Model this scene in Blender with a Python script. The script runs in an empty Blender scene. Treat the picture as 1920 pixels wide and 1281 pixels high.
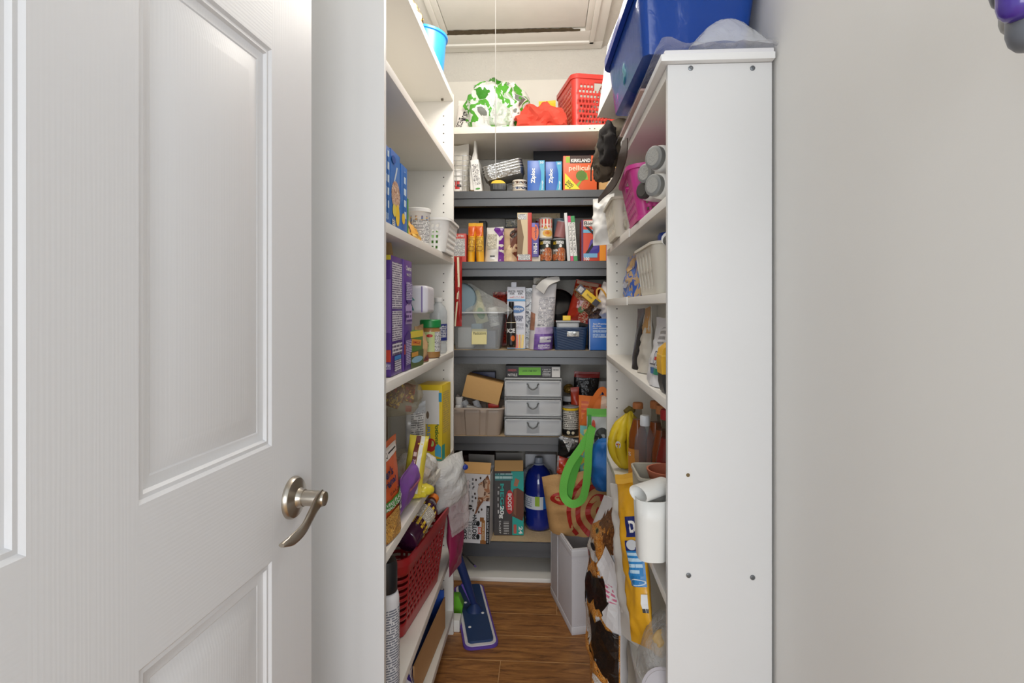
import bpy, bmesh, math, random
from mathutils import Vector, Matrix, Euler, noise
SC = bpy.context.scene
COL = SC.collection
PI = math.pi
# ---------------------------------------------------------------- camera, world, lights
F = 1040.0; TH = math.atan(61/F); HY = 577.0; CH = 1.25      # focal length in px of a 1920x1281 frame, yaw, horizon row, eye height
_c, _s = math.cos(TH), math.sin(TH)
cam = bpy.data.cameras.new('camera'); cam_o = bpy.data.objects.new('camera', cam); COL.objects.link(cam_o)
cam.sensor_fit = 'HORIZONTAL'; cam.sensor_width = 36; cam.lens = F*36/1920; cam.clip_start = .02
cam.shift_y = -(640.5-HY)/1920
cam_o.location = (0, 0, CH); cam_o.rotation_euler = (PI/2, 0, TH)
SC.camera = cam_o
w = bpy.data.worlds.new('world'); SC.world = w; w.use_nodes = True
w.node_tree.nodes['Background'].inputs[0].default_value = (.86, .94, 1, 1)
w.node_tree.nodes['Background'].inputs[1].default_value = .86
def area(name, loc, rot, sx, sy, power, col):
    l = bpy.data.lights.new(name, 'AREA'); l.shape = 'RECTANGLE'; l.size = sx; l.size_y = sy; l.energy = power; l.color = col
    o = bpy.data.objects.new(name, l); o.location = loc; o.rotation_euler = rot; COL.objects.link(o); return o
pl = bpy.data.lights.new('pantry_ceiling_lamp', 'POINT'); pl.energy = 15; pl.shadow_soft_size = .13; pl.color = (1, .94, .86)
plo = bpy.data.objects.new('pantry_ceiling_lamp', pl); plo.location = (-.08, 1.74, 2.30); COL.objects.link(plo)
area('added_front_fill', (.05, -4.6, 1.55), (math.radians(89), 0, 0), 3.2, 2.4, 128, (.95, .97, 1))  # unseen area lamp added behind the camera, brightens the deep lower shelves
vs = SC.view_settings
vs.view_transform = 'Standard'; vs.look = 'None'; vs.gamma = 1; vs.exposure = .2; vs.use_curve_mapping = False

# ---------------------------------------------------------------- pixel -> world helpers (points at their real depth)
def ray(px, py):
    u = (px-960)/F; v = (HY-py)/F
    return u*_c-_s, u*_s+_c, v
def PY(px, py, Y): d = ray(px, py); k = Y/d[1]; return Vector((d[0]*k, Y, CH+d[2]*k))
def PX(px, py, X): d = ray(px, py); k = X/d[0]; return Vector((X, d[1]*k, CH+d[2]*k))
def PZ(px, py, Z): d = ray(px, py); k = (Z-CH)/d[2]; return Vector((d[0]*k, d[1]*k, Z))

# ---------------------------------------------------------------- materials
def lin(c):
    c /= 255
    return c/12.92 if c <= .04045 else ((c+.055)/1.055)**2.4
_mats = {}
def m(r, g, b, rough=.5, metal=0., bump=.0, bscale=40, var=.05, vscale=9, spec=.5, coat=0., sss=0):
    k = ('m', r, g, b, rough, metal, bump, bscale, var, vscale, spec, coat)
    if k in _mats: return _mats[k]
    M = bpy.data.materials.new('paint'); M.use_nodes = True; nt = M.node_tree; N = nt.nodes; L = nt.links
    p = N['Principled BSDF']; p.inputs['Roughness'].default_value = rough; p.inputs['Metallic'].default_value = metal
    p.inputs['Specular IOR Level'].default_value = spec; p.inputs['Coat Weight'].default_value = coat
    tc = N.new('ShaderNodeTexCoord'); n = N.new('ShaderNodeTexNoise'); n.inputs['Scale'].default_value = vscale; n.inputs['Detail'].default_value = 3
    L.new(tc.outputs['Object'], n.inputs['Vector'])
    mx = N.new('ShaderNodeMix'); mx.data_type = 'RGBA'
    col = (lin(r), lin(g), lin(b))
    mx.inputs[6].default_value = tuple(max(0, x*(1-var)) for x in col)+(1,)
    mx.inputs[7].default_value = tuple(min(1, x*(1+var)) for x in col)+(1,)
    L.new(n.outputs['Fac'], mx.inputs[0]); L.new(mx.outputs[2], p.inputs['Base Color'])
    if bump:
        n2 = N.new('ShaderNodeTexNoise'); n2.inputs['Scale'].default_value = bscale; n2.inputs['Detail'].default_value = 4
        L.new(tc.outputs['Object'], n2.inputs['Vector'])
        bp = N.new('ShaderNodeBump'); bp.inputs['Strength'].default_value = bump; bp.inputs['Distance'].default_value = .01
        L.new(n2.outputs['Fac'], bp.inputs['Height']); L.new(bp.outputs['Normal'], p.inputs['Normal'])
    _mats[k] = M; return M
def film(r, g, b, alpha=.3, rough=.12, bump=.25, bscale=35):
    k = ('f', r, g, b, alpha, rough, bump, bscale)
    if k in _mats: return _mats[k]
    M = bpy.data.materials.new('plastic_film'); M.use_nodes = True; nt = M.node_tree; N = nt.nodes; L = nt.links
    p = N['Principled BSDF']; p.inputs['Roughness'].default_value = rough; p.inputs['Base Color'].default_value = (lin(r), lin(g), lin(b), 1)
    tr = N.new('ShaderNodeBsdfTransparent'); tint = [.6+.4*lin(x) for x in (r, g, b)]; tr.inputs[0].default_value = (*tint, 1)
    mix = N.new('ShaderNodeMixShader'); mix.inputs[0].default_value = alpha
    L.new(tr.outputs[0], mix.inputs[1]); L.new(p.outputs[0], mix.inputs[2])
    L.new(mix.outputs[0], N['Material Output'].inputs[0])
    if bump:
        tc = N.new('ShaderNodeTexCoord'); n2 = N.new('ShaderNodeTexNoise'); n2.inputs['Scale'].default_value = bscale; n2.inputs['Detail'].default_value = 3
        n2.inputs['Distortion'].default_value = 1.2
        L.new(tc.outputs['Object'], n2.inputs['Vector'])
        bp = N.new('ShaderNodeBump'); bp.inputs['Strength'].default_value = bump; bp.inputs['Distance'].default_value = .02
        L.new(n2.outputs['Fac'], bp.inputs['Height']); L.new(bp.outputs['Normal'], p.inputs['Normal'])
    _mats[k] = M; return M
def fp(bg, ink, row=.0045, word=260, dens=.42):
    """printed paper: rows of small illegible type, metric UVs"""
    k = ('fp', bg, ink, row, word, dens)
    if k in _mats: return _mats[k]
    M = bpy.data.materials.new('small_type'); M.use_nodes = True; nt = M.node_tree; N = nt.nodes; L = nt.links
    p = N['Principled BSDF']; p.inputs['Roughness'].default_value = .5
    uv = N.new('ShaderNodeUVMap'); sep = N.new('ShaderNodeSeparateXYZ'); L.new(uv.outputs[0], sep.inputs[0])
    def mt(op, a, b=None):
        q = N.new('ShaderNodeMath'); q.operation = op
        for i, x in enumerate((a, b)):
            if x is None: continue
            if isinstance(x, (int, float)): q.inputs[i].default_value = x
            else: L.new(x, q.inputs[i])
        return q.outputs[0]
    r = mt('MULTIPLY', sep.outputs[1], 1/row); fr = mt('FRACT', r); fl = mt('FLOOR', r)
    cx = N.new('ShaderNodeCombineXYZ'); L.new(mt('MULTIPLY', sep.outputs[0], word), cx.inputs[0]); L.new(mt('MULTIPLY', fl, 7.31), cx.inputs[1])
    n = N.new('ShaderNodeTexNoise'); n.inputs['Scale'].default_value = 1; n.inputs['Detail'].default_value = 2; L.new(cx.outputs[0], n.inputs['Vector'])
    fac = mt('MULTIPLY', mt('GREATER_THAN', n.outputs['Fac'], dens), mt('GREATER_THAN', fr, .42))
    mx = N.new('ShaderNodeMix'); mx.data_type = 'RGBA'; L.new(fac, mx.inputs[0])
    mx.inputs[6].default_value = (*[lin(x) for x in bg], 1); mx.inputs[7].default_value = (*[lin(x) for x in ink], 1)
    L.new(mx.outputs[2], p.inputs['Base Color']); _mats[k] = M; return M
def mottled(cols, scale=12, rough=.3, bump=.3, dist=1.5, bscale=30, contrast=None):
    """patchy printed packaging / fur / wood: colour ramp over noise"""
    k = ('mo', tuple(cols), scale, rough, bump, dist)
    if k in _mats: return _mats[k]
    M = bpy.data.materials.new('printed_pattern'); M.use_nodes = True; nt = M.node_tree; N = nt.nodes; L = nt.links
    p = N['Principled BSDF']; p.inputs['Roughness'].default_value = rough
    tc = N.new('ShaderNodeTexCoord'); n = N.new('ShaderNodeTexNoise'); n.inputs['Scale'].default_value = scale; n.inputs['Detail'].default_value = 4; n.inputs['Distortion'].default_value = dist
    L.new(tc.outputs['Object'], n.inputs['Vector'])
    r = N.new('ShaderNodeValToRGB'); L.new(n.outputs['Fac'], r.inputs[0]); r.color_ramp.interpolation = 'CONSTANT' if len(cols) > 2 else 'LINEAR'
    e = r.color_ramp.elements
    while len(e) < len(cols): e.new(.5)
    for i, c in enumerate(cols):
        e[i].position = .0 if i == 0 else .30+.40*i/len(cols)
        e[i].color = (*[lin(x) for x in c], 1)
    L.new(r.outputs[0], p.inputs['Base Color'])
    if bump:
        bp = N.new('ShaderNodeBump'); bp.inputs['Strength'].default_value = bump; bp.inputs['Distance'].default_value = .01
        n2 = N.new('ShaderNodeTexNoise'); n2.inputs['Scale'].default_value = bscale; L.new(tc.outputs['Object'], n2.inputs['Vector'])
        L.new(n2.outputs['Fac'], bp.inputs['Height']); L.new(bp.outputs['Normal'], p.inputs['Normal'])
    _mats[k] = M; return M

# ---------------------------------------------------------------- mesh helpers
class MB:
    def __init__(s): s.v = []; s.f = []
    def add(s, vf, mx=None):
        V, Fc = vf; n = len(s.v)
        s.v += [tuple(mx @ Vector(p)) if mx else tuple(p) for p in V]
        s.f += [tuple(i+n for i in q) for q in Fc]; return s
    def get(s): return s.v, s.f
def obj(name, vf, mat, parent=None, smooth=35, sol=0, loc=None, rot=None, uv=None, off=0):
    me = bpy.data.meshes.new(name); me.from_pydata([tuple(p) for p in vf[0]], [], vf[1]); me.update()
    if smooth:
        me.shade_smooth(); me.set_sharp_from_angle(angle=math.radians(smooth))
    if uv:
        l = me.uv_layers.new(name='UVMap')
        for lp in me.loops: l.data[lp.index].uv = uv[lp.vertex_index]
    me.materials.append(mat)
    o = bpy.data.objects.new(name, me); COL.objects.link(o)
    if parent: o.parent = parent
    if loc is not None: o.location = loc
    if rot is not None: o.rotation_euler = rot
    if sol:
        md = o.modifiers.new('thickness', 'SOLIDIFY'); md.thickness = sol; md.offset = off
    return o
def fixn(vf):
    bm = bmesh.new(); vs_ = [bm.verts.new(p) for p in vf[0]]
    for q in vf[1]:
        try: bm.faces.new([vs_[i] for i in q])
        except ValueError: pass
    bmesh.ops.recalc_face_normals(bm, faces=bm.faces)
    bm.verts.index_update()
    out = ([v.co[:] for v in bm.verts], [tuple(v.index for v in f.verts) for f in bm.faces]); bm.free(); return out
def box(x0, x1, y0, y1, z0, z1, bev=0, seg=2):
    V = [(x, y, z) for z in (z0, z1) for y in (y0, y1) for x in (x0, x1)]
    Fc = [(0, 2, 3, 1), (4, 5, 7, 6), (0, 1, 5, 4), (2, 6, 7, 3), (0, 4, 6, 2), (1, 3, 7, 5)]
    if not bev: return V, Fc
    bm = bmesh.new(); vv = [bm.verts.new(p) for p in V]
    for q in Fc: bm.faces.new([vv[i] for i in q])
    bmesh.ops.bevel(bm, geom=bm.edges[:], offset=bev, segments=seg, affect='EDGES', profile=.6)
    bm.verts.index_update(); out = ([v.co[:] for v in bm.verts], [tuple(v.index for v in f.verts) for f in bm.faces]); bm.free(); return out
def bx(w, d, h, bev=.0015, z0=0): return box(-w/2, w/2, -d/2, d/2, z0, z0+h, bev)
def lathe(prof, n=24, cap0=True, cap1=True):
    V = []; Fc = []
    for r, z in prof:
        for i in range(n): a = 2*PI*i/n; V.append((r*math.cos(a), r*math.sin(a), z))
    for j in range(len(prof)-1):
        for i in range(n):
            k = (i+1) % n; Fc.append((j*n+i, j*n+k, (j+1)*n+k, (j+1)*n+i))
    if cap0: Fc.append(tuple(range(n))[::-1])
    if cap1: Fc.append(tuple(range((len(prof)-1)*n, len(prof)*n)))
    return V, Fc
def tube(pts, r, n=8, closed=False):
    pts = [Vector(p) for p in pts]; V = []; Fc = []; N_ = len(pts); up = Vector((.13, .31, .94)).normalized()
    for i, p in enumerate(pts):
        t = (pts[(i+1) % N_ if closed else min(i+1, N_-1)]-pts[(i-1) % N_ if closed else max(i-1, 0)]).normalized()
        a = t.cross(up)
        if a.length < .1: a = t.cross(Vector((1, 0, 0)))
        a.normalize(); b = t.cross(a); rr = r[i] if isinstance(r, (list, tuple)) else r
        for k in range(n): q = 2*PI*k/n; V.append(p+a*rr*math.cos(q)+b*rr*math.sin(q))
    for i in range(N_ if closed else N_-1):
        j = (i+1) % N_
        for k in range(n): l = (k+1) % n; Fc.append((i*n+k, i*n+l, j*n+l, j*n+k))
    if not closed: Fc += [tuple(range(n))[::-1], tuple(range((N_-1)*n, N_*n))]
    return V, Fc
def spline(pts, n=6, closed=False):
    P = [Vector(p) for p in pts]; out = []; N_ = len(P)
    for i in range(N_ if closed else N_-1):
        g = lambda k: P[k % N_] if closed else P[max(0, min(N_-1, k))]
        a, b, c, d = g(i-1), g(i), g(i+1), g(i+2)
        for j in range(n):
            t = j/n; out.append(.5*((2*b)+(c-a)*t+(2*a-5*b+4*c-d)*t*t+(3*b-a-3*c+d)*t**3))
    if not closed: out.append(P[-1])
    return out
def prism(poly, axis, a0, a1):
    """polygon in the plane of the other two axes, extruded along axis 0/1/2"""
    n = len(poly)
    def P(p, a):
        return {0: (a, p[0], p[1]), 1: (p[0], a, p[1]), 2: (p[0], p[1], a)}[axis]
    V = [P(p, a0) for p in poly]+[P(p, a1) for p in poly]
    Fc = [tuple(range(n)), tuple(range(n, 2*n))[::-1]]+[(i, i+n, (i+1) % n+n, (i+1) % n) for i in range(n)]
    return fixn((V, Fc))
def ribbon(pts, wid, th=.001, nrm=(0, -1, 0)):
    """flat strap along pts; width lies across the path in the plane perpendicular to nrm"""
    pts = [Vector(p) for p in pts]; nrm = Vector(nrm).normalized(); V = []; Fc = []; N_ = len(pts)
    for i, p in enumerate(pts):
        t = (pts[min(i+1, N_-1)]-pts[max(i-1, 0)]).normalized(); a = t.cross(nrm)
        if a.length < 1e-4: a = Vector((1, 0, 0))
        a.normalize(); ww = wid[i] if isinstance(wid, (list, tuple)) else wid; q = t.cross(a)
        for s1, s2 in ((-1, -1), (1, -1), (1, 1), (-1, 1)): V.append(p+a*ww/2*s1+q*th/2*s2)
    for i in range(N_-1):
        for k in range(4): l = (k+1) % 4; Fc.append((4*i+k, 4*i+l, 4*i+4+l, 4*i+4+k))
    Fc += [(0, 1, 2, 3), tuple(4*(N_-1)+k for k in (3, 2, 1, 0))]
    return fixn((V, Fc))
def nz(x, y, z, s=0): return noise.noise(Vector((x+s*7.13, y-s*3.7, z+s*1.9)))
def blob(w, d, h, crum=.012, k=16, seed=0, sub=4, ridg=True, flat=.12):
    bm = bmesh.new(); bmesh.ops.create_icosphere(bm, subdivisions=sub, radius=1)
    for v in bm.verts:
        c = v.co.copy(); p = Vector((c.x*w/2, c.y*d/2, c.z*h/2))
        e = 0; a = 1; kk = k
        for o in range(3):
            q = nz(p.x*kk, p.y*kk, p.z*kk, seed+o); e += a*((.35-abs(q)) if ridg else q); a *= .5; kk *= 2.1
        p += c*e*crum*1.6
        z0 = -h/2*(1-flat)
        if p.z < z0: p.z = z0+(p.z-z0)*.08
        p.z -= z0
        v.co = p
    mn = min(v.co.z for v in bm.verts)
    for v in bm.verts: v.co.z -= mn
    bm.verts.index_update(); out = ([v.co[:] for v in bm.verts], [tuple(v.index for v in f.verts) for f in bm.faces]); bm.free(); return out

# ---------------------------------------------------------------- things
def tag(o, label, cat=None, group=None, kind=None):
    if label: o['label'] = label
    if cat: o['category'] = cat
    if group: o['group'] = group
    if kind: o['kind'] = kind
    return o
def thing(name, label, cat, loc=(0, 0, 0), rot=(0, 0, 0), group=None):
    o = bpy.data.objects.new(name, None); COL.objects.link(o); o.empty_display_size = .05
    o.location = loc; o.rotation_euler = Euler([math.radians(a) for a in rot])
    return tag(o, label, cat, group)
def struct(o, label=None):
    o['kind'] = 'structure'
    if label: o['label'] = label
    return o
def place(side, x0, x1, yt, zb, pl, d):
    """pixel span on the plane of the item's face -> base location, z rotation, (width, depth, height)"""
    if side == 'b':
        a, b = PY(x0, yt, pl), PY(x1, yt, pl); return Vector(((a.x+b.x)/2, pl+d/2, zb)), 0, (b.x-a.x, d, (a.z+b.z)/2-zb)
    a, b = PX(x0, yt, pl), PX(x1, yt, pl)
    near = a if side == 'l' else b
    sg = -1 if side == 'l' else 1
    return Vector((pl+sg*d/2, (a.y+b.y)/2, zb)), 90 if side == 'l' else -90, (abs(b.y-a.y), d, near.z-zb)
class Face:
    """flat or curved print surface: fn(a metres, b metres, lift) -> local point"""
    def __init__(s, W, H, fn): s.W = W; s.H = H; s.fn = fn
def boxface(w, d, h, which):
    if which == 'f': return Face(w, h, lambda a, b, o: (-w/2+a, -d/2-o, b))
    if which == 'r': return Face(d, h, lambda a, b, o: (w/2+o, -d/2+a, b))
    if which == 'l': return Face(d, h, lambda a, b, o: (-w/2-o, d/2-a, b))
    if which == 't': return Face(w, d, lambda a, b, o: (-w/2+a, -d/2+b, h+o))
def cylface(rfn, h, z0=0, span=2*PI, mid=-PI/2):
    """rfn: radius (or function of z); spans `span` radians around the front"""
    R = rfn if callable(rfn) else (lambda z: rfn)
    r0 = R(z0+h/2); W = span*r0
    return Face(W, h, lambda a, b, o: ((R(z0+b)+o)*math.cos(mid-span/2+a/r0), (R(z0+b)+o)*math.sin(mid-span/2+a/r0), z0+b))
_txt = {}
def textmesh(body, bold=.0):
    k = (body, bold)
    if k not in _txt:
        c = bpy.data.curves.new('t', 'FONT'); c.body = body; c.offset = bold; c.resolution_u = 3; c.align_x = 'LEFT'
        o = bpy.data.objects.new('t', c); COL.objects.link(o)
        bpy.context.view_layer.update()
        me = bpy.data.meshes.new_from_object(o.evaluated_get(bpy.context.evaluated_depsgraph_get()))
        V = [v.co[:] for v in me.vertices]; Fc = [tuple(p.vertices) for p in me.polygons]
        bpy.data.objects.remove(o); bpy.data.curves.remove(c); bpy.data.meshes.remove(me)
        xs = [v[0] for v in V]; ys = [v[1] for v in V]; x0, x1, y0, y1 = min(xs), max(xs), min(ys), max(ys)
        _txt[k] = ([((v[0]-x0)/(x1-x0)-.5, (v[1]-y0)/(y1-y0)-.5) for v in V], Fc)
    return _txt[k]
LIFT = .0005
def decals(parent, face, specs, lift0=1):
    """specs (fractions of the face): ('r',x0,x1,z0,z1,mat) ('t',cx,cz,w,h,'text',mat,rot,bold,shear) ('e',cx,cz,rx,rz,mat) ('p',[(x,z)..],mat) ('ring',cx,cz,r0,r1,mat)"""
    W, H, fn = face.W, face.H, face.fn
    for i, s in enumerate(specs):
        o = LIFT*(lift0+i*.6); kd = s[0]; uv = None
        if kd == 'r':
            x0, x1, z0, z1, mt = s[1:6]; nx = max(1, min(12, int((x1-x0)*W/.006))); nzc = max(1, min(12, int((z1-z0)*H/.008)))
            P2 = [((x0+(x1-x0)*a/nx)*W, (z0+(z1-z0)*b/nzc)*H) for b in range(nzc+1) for a in range(nx+1)]
            Fc = [(b*(nx+1)+a, b*(nx+1)+a+1, (b+1)*(nx+1)+a+1, (b+1)*(nx+1)+a) for b in range(nzc) for a in range(nx)]; nm = 'printed_panel'
        elif kd == 't':
            cx, cz, tw, th, body, mt = s[1:7]; rot = math.radians(s[7]) if len(s) > 7 else 0; bold = s[8] if len(s) > 8 else .015; sh = s[9] if len(s) > 9 else 0
            V2, Fc = textmesh(body, bold); tw *= W; th *= H
            if abs(abs(s[7] if len(s) > 7 else 0)-90) < 1: tw, th = th, tw
            c, q = math.cos(rot), math.sin(rot); P2 = []
            for a, b in V2:
                a, b = (a+sh*b)*tw, b*th; P2.append((cx*W+a*c-b*q, cz*H+a*q+b*c))
            nm = 'lettering'
        elif kd == 'e':
            cx, cz, rx, rz, mt = s[1:6]; n = 20; P2 = [(cx*W, cz*H)]; Fc = []
            for j in (.5, 1): P2 += [((cx+rx*j*math.cos(2*PI*k/n))*W, (cz+rz*j*math.sin(2*PI*k/n))*H) for k in range(n)]
            for k in range(n): l = (k+1) % n; Fc += [(0, 1+k, 1+l), (1+k, 1+n+k, 1+n+l, 1+l)]
            nm = 'printed_spot'
        elif kd == 'ring':
            cx, cz, r0, r1, mt = s[1:6]; n = 40; P2 = []; Fc = []
            for r in (r0, r1): P2 += [(cx*W+r*math.cos(2*PI*k/n), cz*H+r*math.sin(2*PI*k/n)) for k in range(n)]
            for k in range(n): l = (k+1) % n; Fc.append((k, n+k, n+l, l))
            keep = [0 <= p[0] <= W and 0 <= p[1] <= H for p in P2]; Fc = [q_ for q_ in Fc if all(keep[v] for v in q_)]
            nm = 'printed_ring'
        elif kd == 'p':
            poly, mt = s[1:3]; bm = bmesh.new(); f_ = bm.faces.new([bm.verts.new((a*W, b*H, 0)) for a, b in poly])
            bmesh.ops.triangulate(bm, faces=[f_])
            bmesh.ops.subdivide_edges(bm, edges=[e for e in bm.edges if e.calc_length() > .012], cuts=3, use_grid_fill=True)
            bmesh.ops.triangulate(bm, faces=bm.faces[:])
            bm.normal_update()
            if bm.faces and sum(f.normal.z*f.calc_area() for f in bm.faces) < 0: bmesh.ops.reverse_faces(bm, faces=bm.faces[:])
            bm.verts.index_update(); P2 = [v.co[:2] for v in bm.verts]; Fc = [tuple(v.index for v in f.verts) for f in bm.faces]; bm.free(); nm = 'printed_patch'
        if not Fc: continue
        V = [fn(a, b, o) for a, b in P2]
        obj(nm, (V, Fc), mt, parent, smooth=0, uv=P2)
def carton(name, label, cat, pl, mat, prints={}, tilt=(0, 0), drz=0, group=None, bev=.0012, part='carton'):
    loc, rz, (w_, d_, h_) = pl
    loc = loc+Vector((0, 0, w_/2*abs(math.sin(math.radians(tilt[1])))+d_/2*abs(math.sin(math.radians(tilt[0])))))
    t = thing(name, label, cat, loc, (tilt[0], tilt[1], rz+drz), group)
    b = obj(part, bx(w_, d_, h_, bev), mat, t)
    for f_, sp in prints.items(): decals(t, boxface(w_, d_, h_, f_), sp)
    return t
def pouch_mesh(w_, d_, h_, top=.08, bot='gusset', crum=.004, seed=0, taper=0, nx=16, nv=24, bend=0, k=22, topw=None, lean=0, full=.55, wfn=None):
    def th(u, v):
        s = max(0, math.sin(PI*u))**.55
        if bot == 'gusset': t = max(0, min(1, (1-top-v)/full))**.75
        else: t = max(0, math.sin(PI*max(0, min(1, (v-top)/(1-2*top)))))**.55
        return d_/2*s*t+.0008
    def pt(u, v, sg, o=0):
        x = (u-.5)*w_*(1-taper*v) if not wfn else w_/2-(1-u)*w_*wfn(v); z = v*h_; t = th(u, v)
        q = (.3-abs(nz(x*k, sg*.5, z*k, seed)))*crum*1.6+nz(x*k*2.3, sg, z*k*2.3, seed+3)*crum*.5
        q *= min(1, t/(d_*.2+1e-5))
        return Vector((x+lean*v, sg*(t+q+o)+bend*v*v, z+nz(x*9, seed, 3)*crum*1.5*v))
    V = []; Fc = []; n1 = nx+1
    for sg in (-1, 1):
        for b in range(nv+1):
            for a in range(n1): V.append(pt(a/nx, b/nv, sg))
    B = n1*(nv+1)
    for b in range(nv):
        for a in range(nx):
            i = b*n1+a; Fc += [(i, i+1, i+n1+1, i+n1), (B+i, B+i+n1, B+i+n1+1, B+i+1)]
        for a in (0, nx):
            i = b*n1+a; q = (i, i+n1, B+i+n1, B+i); Fc.append(q if a == 0 else q[::-1])
    for a in range(nx):
        Fc.append((a, B+a, B+a+1, a+1)); i = nv*n1+a; Fc.append((i, i+1, B+i+1, B+i))
    return (V, Fc), Face(w_, h_, lambda a, b, o: pt(min(1, max(0, a/w_)), min(1, max(0, b/h_)), -1, o+.0006))
def pouch(name, label, cat, pl, mat, prints=(), tilt=(0, 0), drz=0, group=None, part='bag', **kw):
    loc, rz, (w_, d_, h_) = pl
    loc = loc+Vector((0, 0, w_/2*abs(math.sin(math.radians(tilt[1])))+d_/2*abs(math.sin(math.radians(tilt[0])))))
    t = thing(name, label, cat, loc, (tilt[0], tilt[1], rz+drz), group)
    vf, fc = pouch_mesh(w_, d_, h_, **kw); obj(part, vf, mat, t, smooth=60)
    decals(t, fc, prints, 1.5); t['_f'] = 0; del t['_f']
    return t
def rrpts(w_, d_, r, nw, nd, nc):
    """rounded rectangle, counter-clockwise from the front left; yields (x, y, side, index)"""
    out = []
    for side, (L_, n, ox, oy, dx, dy) in enumerate(((w_-2*r, nw, -w_/2+r, -d_/2, 1, 0), (d_-2*r, nd, w_/2, -d_/2+r, 0, 1), (w_-2*r, nw, w_/2-r, d_/2, -1, 0), (d_-2*r, nd, -w_/2, d_/2-r, 0, -1))):
        for i in range(n): out.append((ox+dx*L_*i/n, oy+dy*L_*i/n, side, i))
        cxy = ((w_/2-r, -d_/2+r), (w_/2-r, d_/2-r), (-w_/2+r, d_/2-r), (-w_/2+r, -d_/2+r))[side]; a0 = -PI/2+side*PI/2
        for i in range(nc): a = a0+PI/2*i/nc; out.append((cxy[0]+r*math.cos(a), cxy[1]+r*math.sin(a), 4, i))
    return out
def basket_mesh(wt, dt, wb, db, h, r=.02, nw=12, nd=8, nc=3, rows=8, hole=lambda side, i, j, n: False, ripple=None):
    T = rrpts(wt, dt, r, nw, nd, nc); Bt = rrpts(wb, db, r*.8, nw, nd, nc); n = len(T); V = []; Fc = []
    for j in range(rows+1):
        f = j/rows
        for a, b in zip(Bt, T):
            x, y = a[0]+(b[0]-a[0])*f, a[1]+(b[1]-a[1])*f
            if ripple: q = 1+ripple(a[2], a[3], f); x *= q; y *= q
            V.append((x, y, h*f))
    for j in range(rows):
        for i in range(n):
            if hole(T[i][2], T[i][3], j, (nw, nd, nw, nd, nc)[T[i][2]]): continue
            k = (i+1) % n; Fc.append((j*n+i, j*n+k, (j+1)*n+k, (j+1)*n+i))
    Fc.append(tuple(range(n))[::-1])
    return V, Fc
def rim_mesh(w_, d_, r, z, th=.004, lip=.006, ht=.008):
    a = rrpts(w_, d_, r, 4, 4, 4); V = []; n = len(a); Fc = []
    b = rrpts(w_+2*lip, d_+2*lip, r+lip, 4, 4, 4)
    prof = [(a, z-ht), (b, z-ht), (b, z), (a, z)]
    for L_, zz in prof: V += [(p[0], p[1], zz) for p in L_]
    for k in range(4):
        l = (k+1) % 4
        for i in range(n): j = (i+1) % n; Fc.append((k*n+i, k*n+j, l*n+j, l*n+i))
    return fixn((V, Fc))
# ================================================================ the setting
XL, XLW, XR, XRW = -.348, -.60, .232, .43
YLN, YLF, YRN, YRF, YK, YB, ZC = 1.187, 2.117, 1.062, 2.10, 2.55, 2.96, 2.637
white_wall = m(234, 233, 230, .7, bump=.015, bscale=160, var=.015, vscale=3)
back_wall = m(216, 212, 203, .75, bump=.45, bscale=95, var=.02)
mel = m(238, 235, 228, .42, var=.015, bump=.02, bscale=60)          # white melamine
mel2 = m(224, 224, 224, .45, var=.015, bump=.02, bscale=60)
struct(obj('wall_right', box(XRW, XRW+.1, -.4, YB+.1, 0, ZC+.05), white_wall), 'smooth white painted wall')
struct(obj('wall_left', box(XLW-.1, XLW, -.05, YB+.1, 0, ZC+.05), white_wall), 'white painted wall behind the shelving and the door')
struct(obj('wall_back', box(XLW-.1, XRW+.1, YB, YB+.1, 0, ZC+.05), back_wall), 'textured pale grey wall at the end')
struct(obj('ceiling', box(XLW-.1, XRW+.1, -.05, YB+.1, ZC, ZC+.06), m(225, 221, 212, .8, bump=.2, bscale=120, var=.02)), 'pale ceiling')
# --- laminate floor, plank by plank
def wood():
    M = bpy.data.materials.new('laminate_wood'); M.use_nodes = True; nt = M.node_tree; N = nt.nodes; L = nt.links; p = N['Principled BSDF']
    tc = N.new('ShaderNodeTexCoord'); mp = N.new('ShaderNodeMapping'); mp.inputs['Scale'].default_value = (2.2, 16, 1); L.new(tc.outputs['Object'], mp.inputs[0])
    n = N.new('ShaderNodeTexNoise'); n.inputs['Scale'].default_value = 3.2; n.inputs['Detail'].default_value = 7; n.inputs['Roughness'].default_value = .72; n.inputs['Distortion'].default_value = .6
    L.new(mp.outputs[0], n.inputs['Vector'])
    r = N.new('ShaderNodeValToRGB'); e = r.color_ramp.elements; e[0].position = .28; e[0].color = (lin(76), lin(46), lin(22), 1); e[1].position = .72; e[1].color = (lin(196), lin(140), lin(78), 1)
    q = e.new(.5); q.color = (lin(156), lin(104), lin(54), 1)
    L.new(n.outputs['Fac'], r.inputs[0]); L.new(r.outputs[0], p.inputs['Base Color'])
    n2 = N.new('ShaderNodeTexNoise'); n2.inputs['Scale'].default_value = 2.2; n2.inputs['Detail'].default_value = 5; L.new(tc.outputs['Object'], n2.inputs['Vector'])
    mr = N.new('ShaderNodeMapRange'); mr.inputs[3].default_value = .3; mr.inputs[4].default_value = .55; L.new(n2.outputs['Fac'], mr.inputs[0]); L.new(mr.outputs[0], p.inputs['Roughness'])
    bp = N.new('ShaderNodeBump'); bp.inputs['Strength'].default_value = .15; bp.inputs['Distance'].default_value = .004; L.new(n.outputs['Fac'], bp.inputs['Height']); L.new(bp.outputs[0], p.inputs['Normal'])
    return M
WOOD = wood()
fl = struct(obj('floor', box(-2, 2, -2.2, YB+.05, -.05, -.0012), m(216, 176, 124, .6)), 'brown laminate plank floor')
pitch = .1526; y = 2.417+pitch; i = 0
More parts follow.
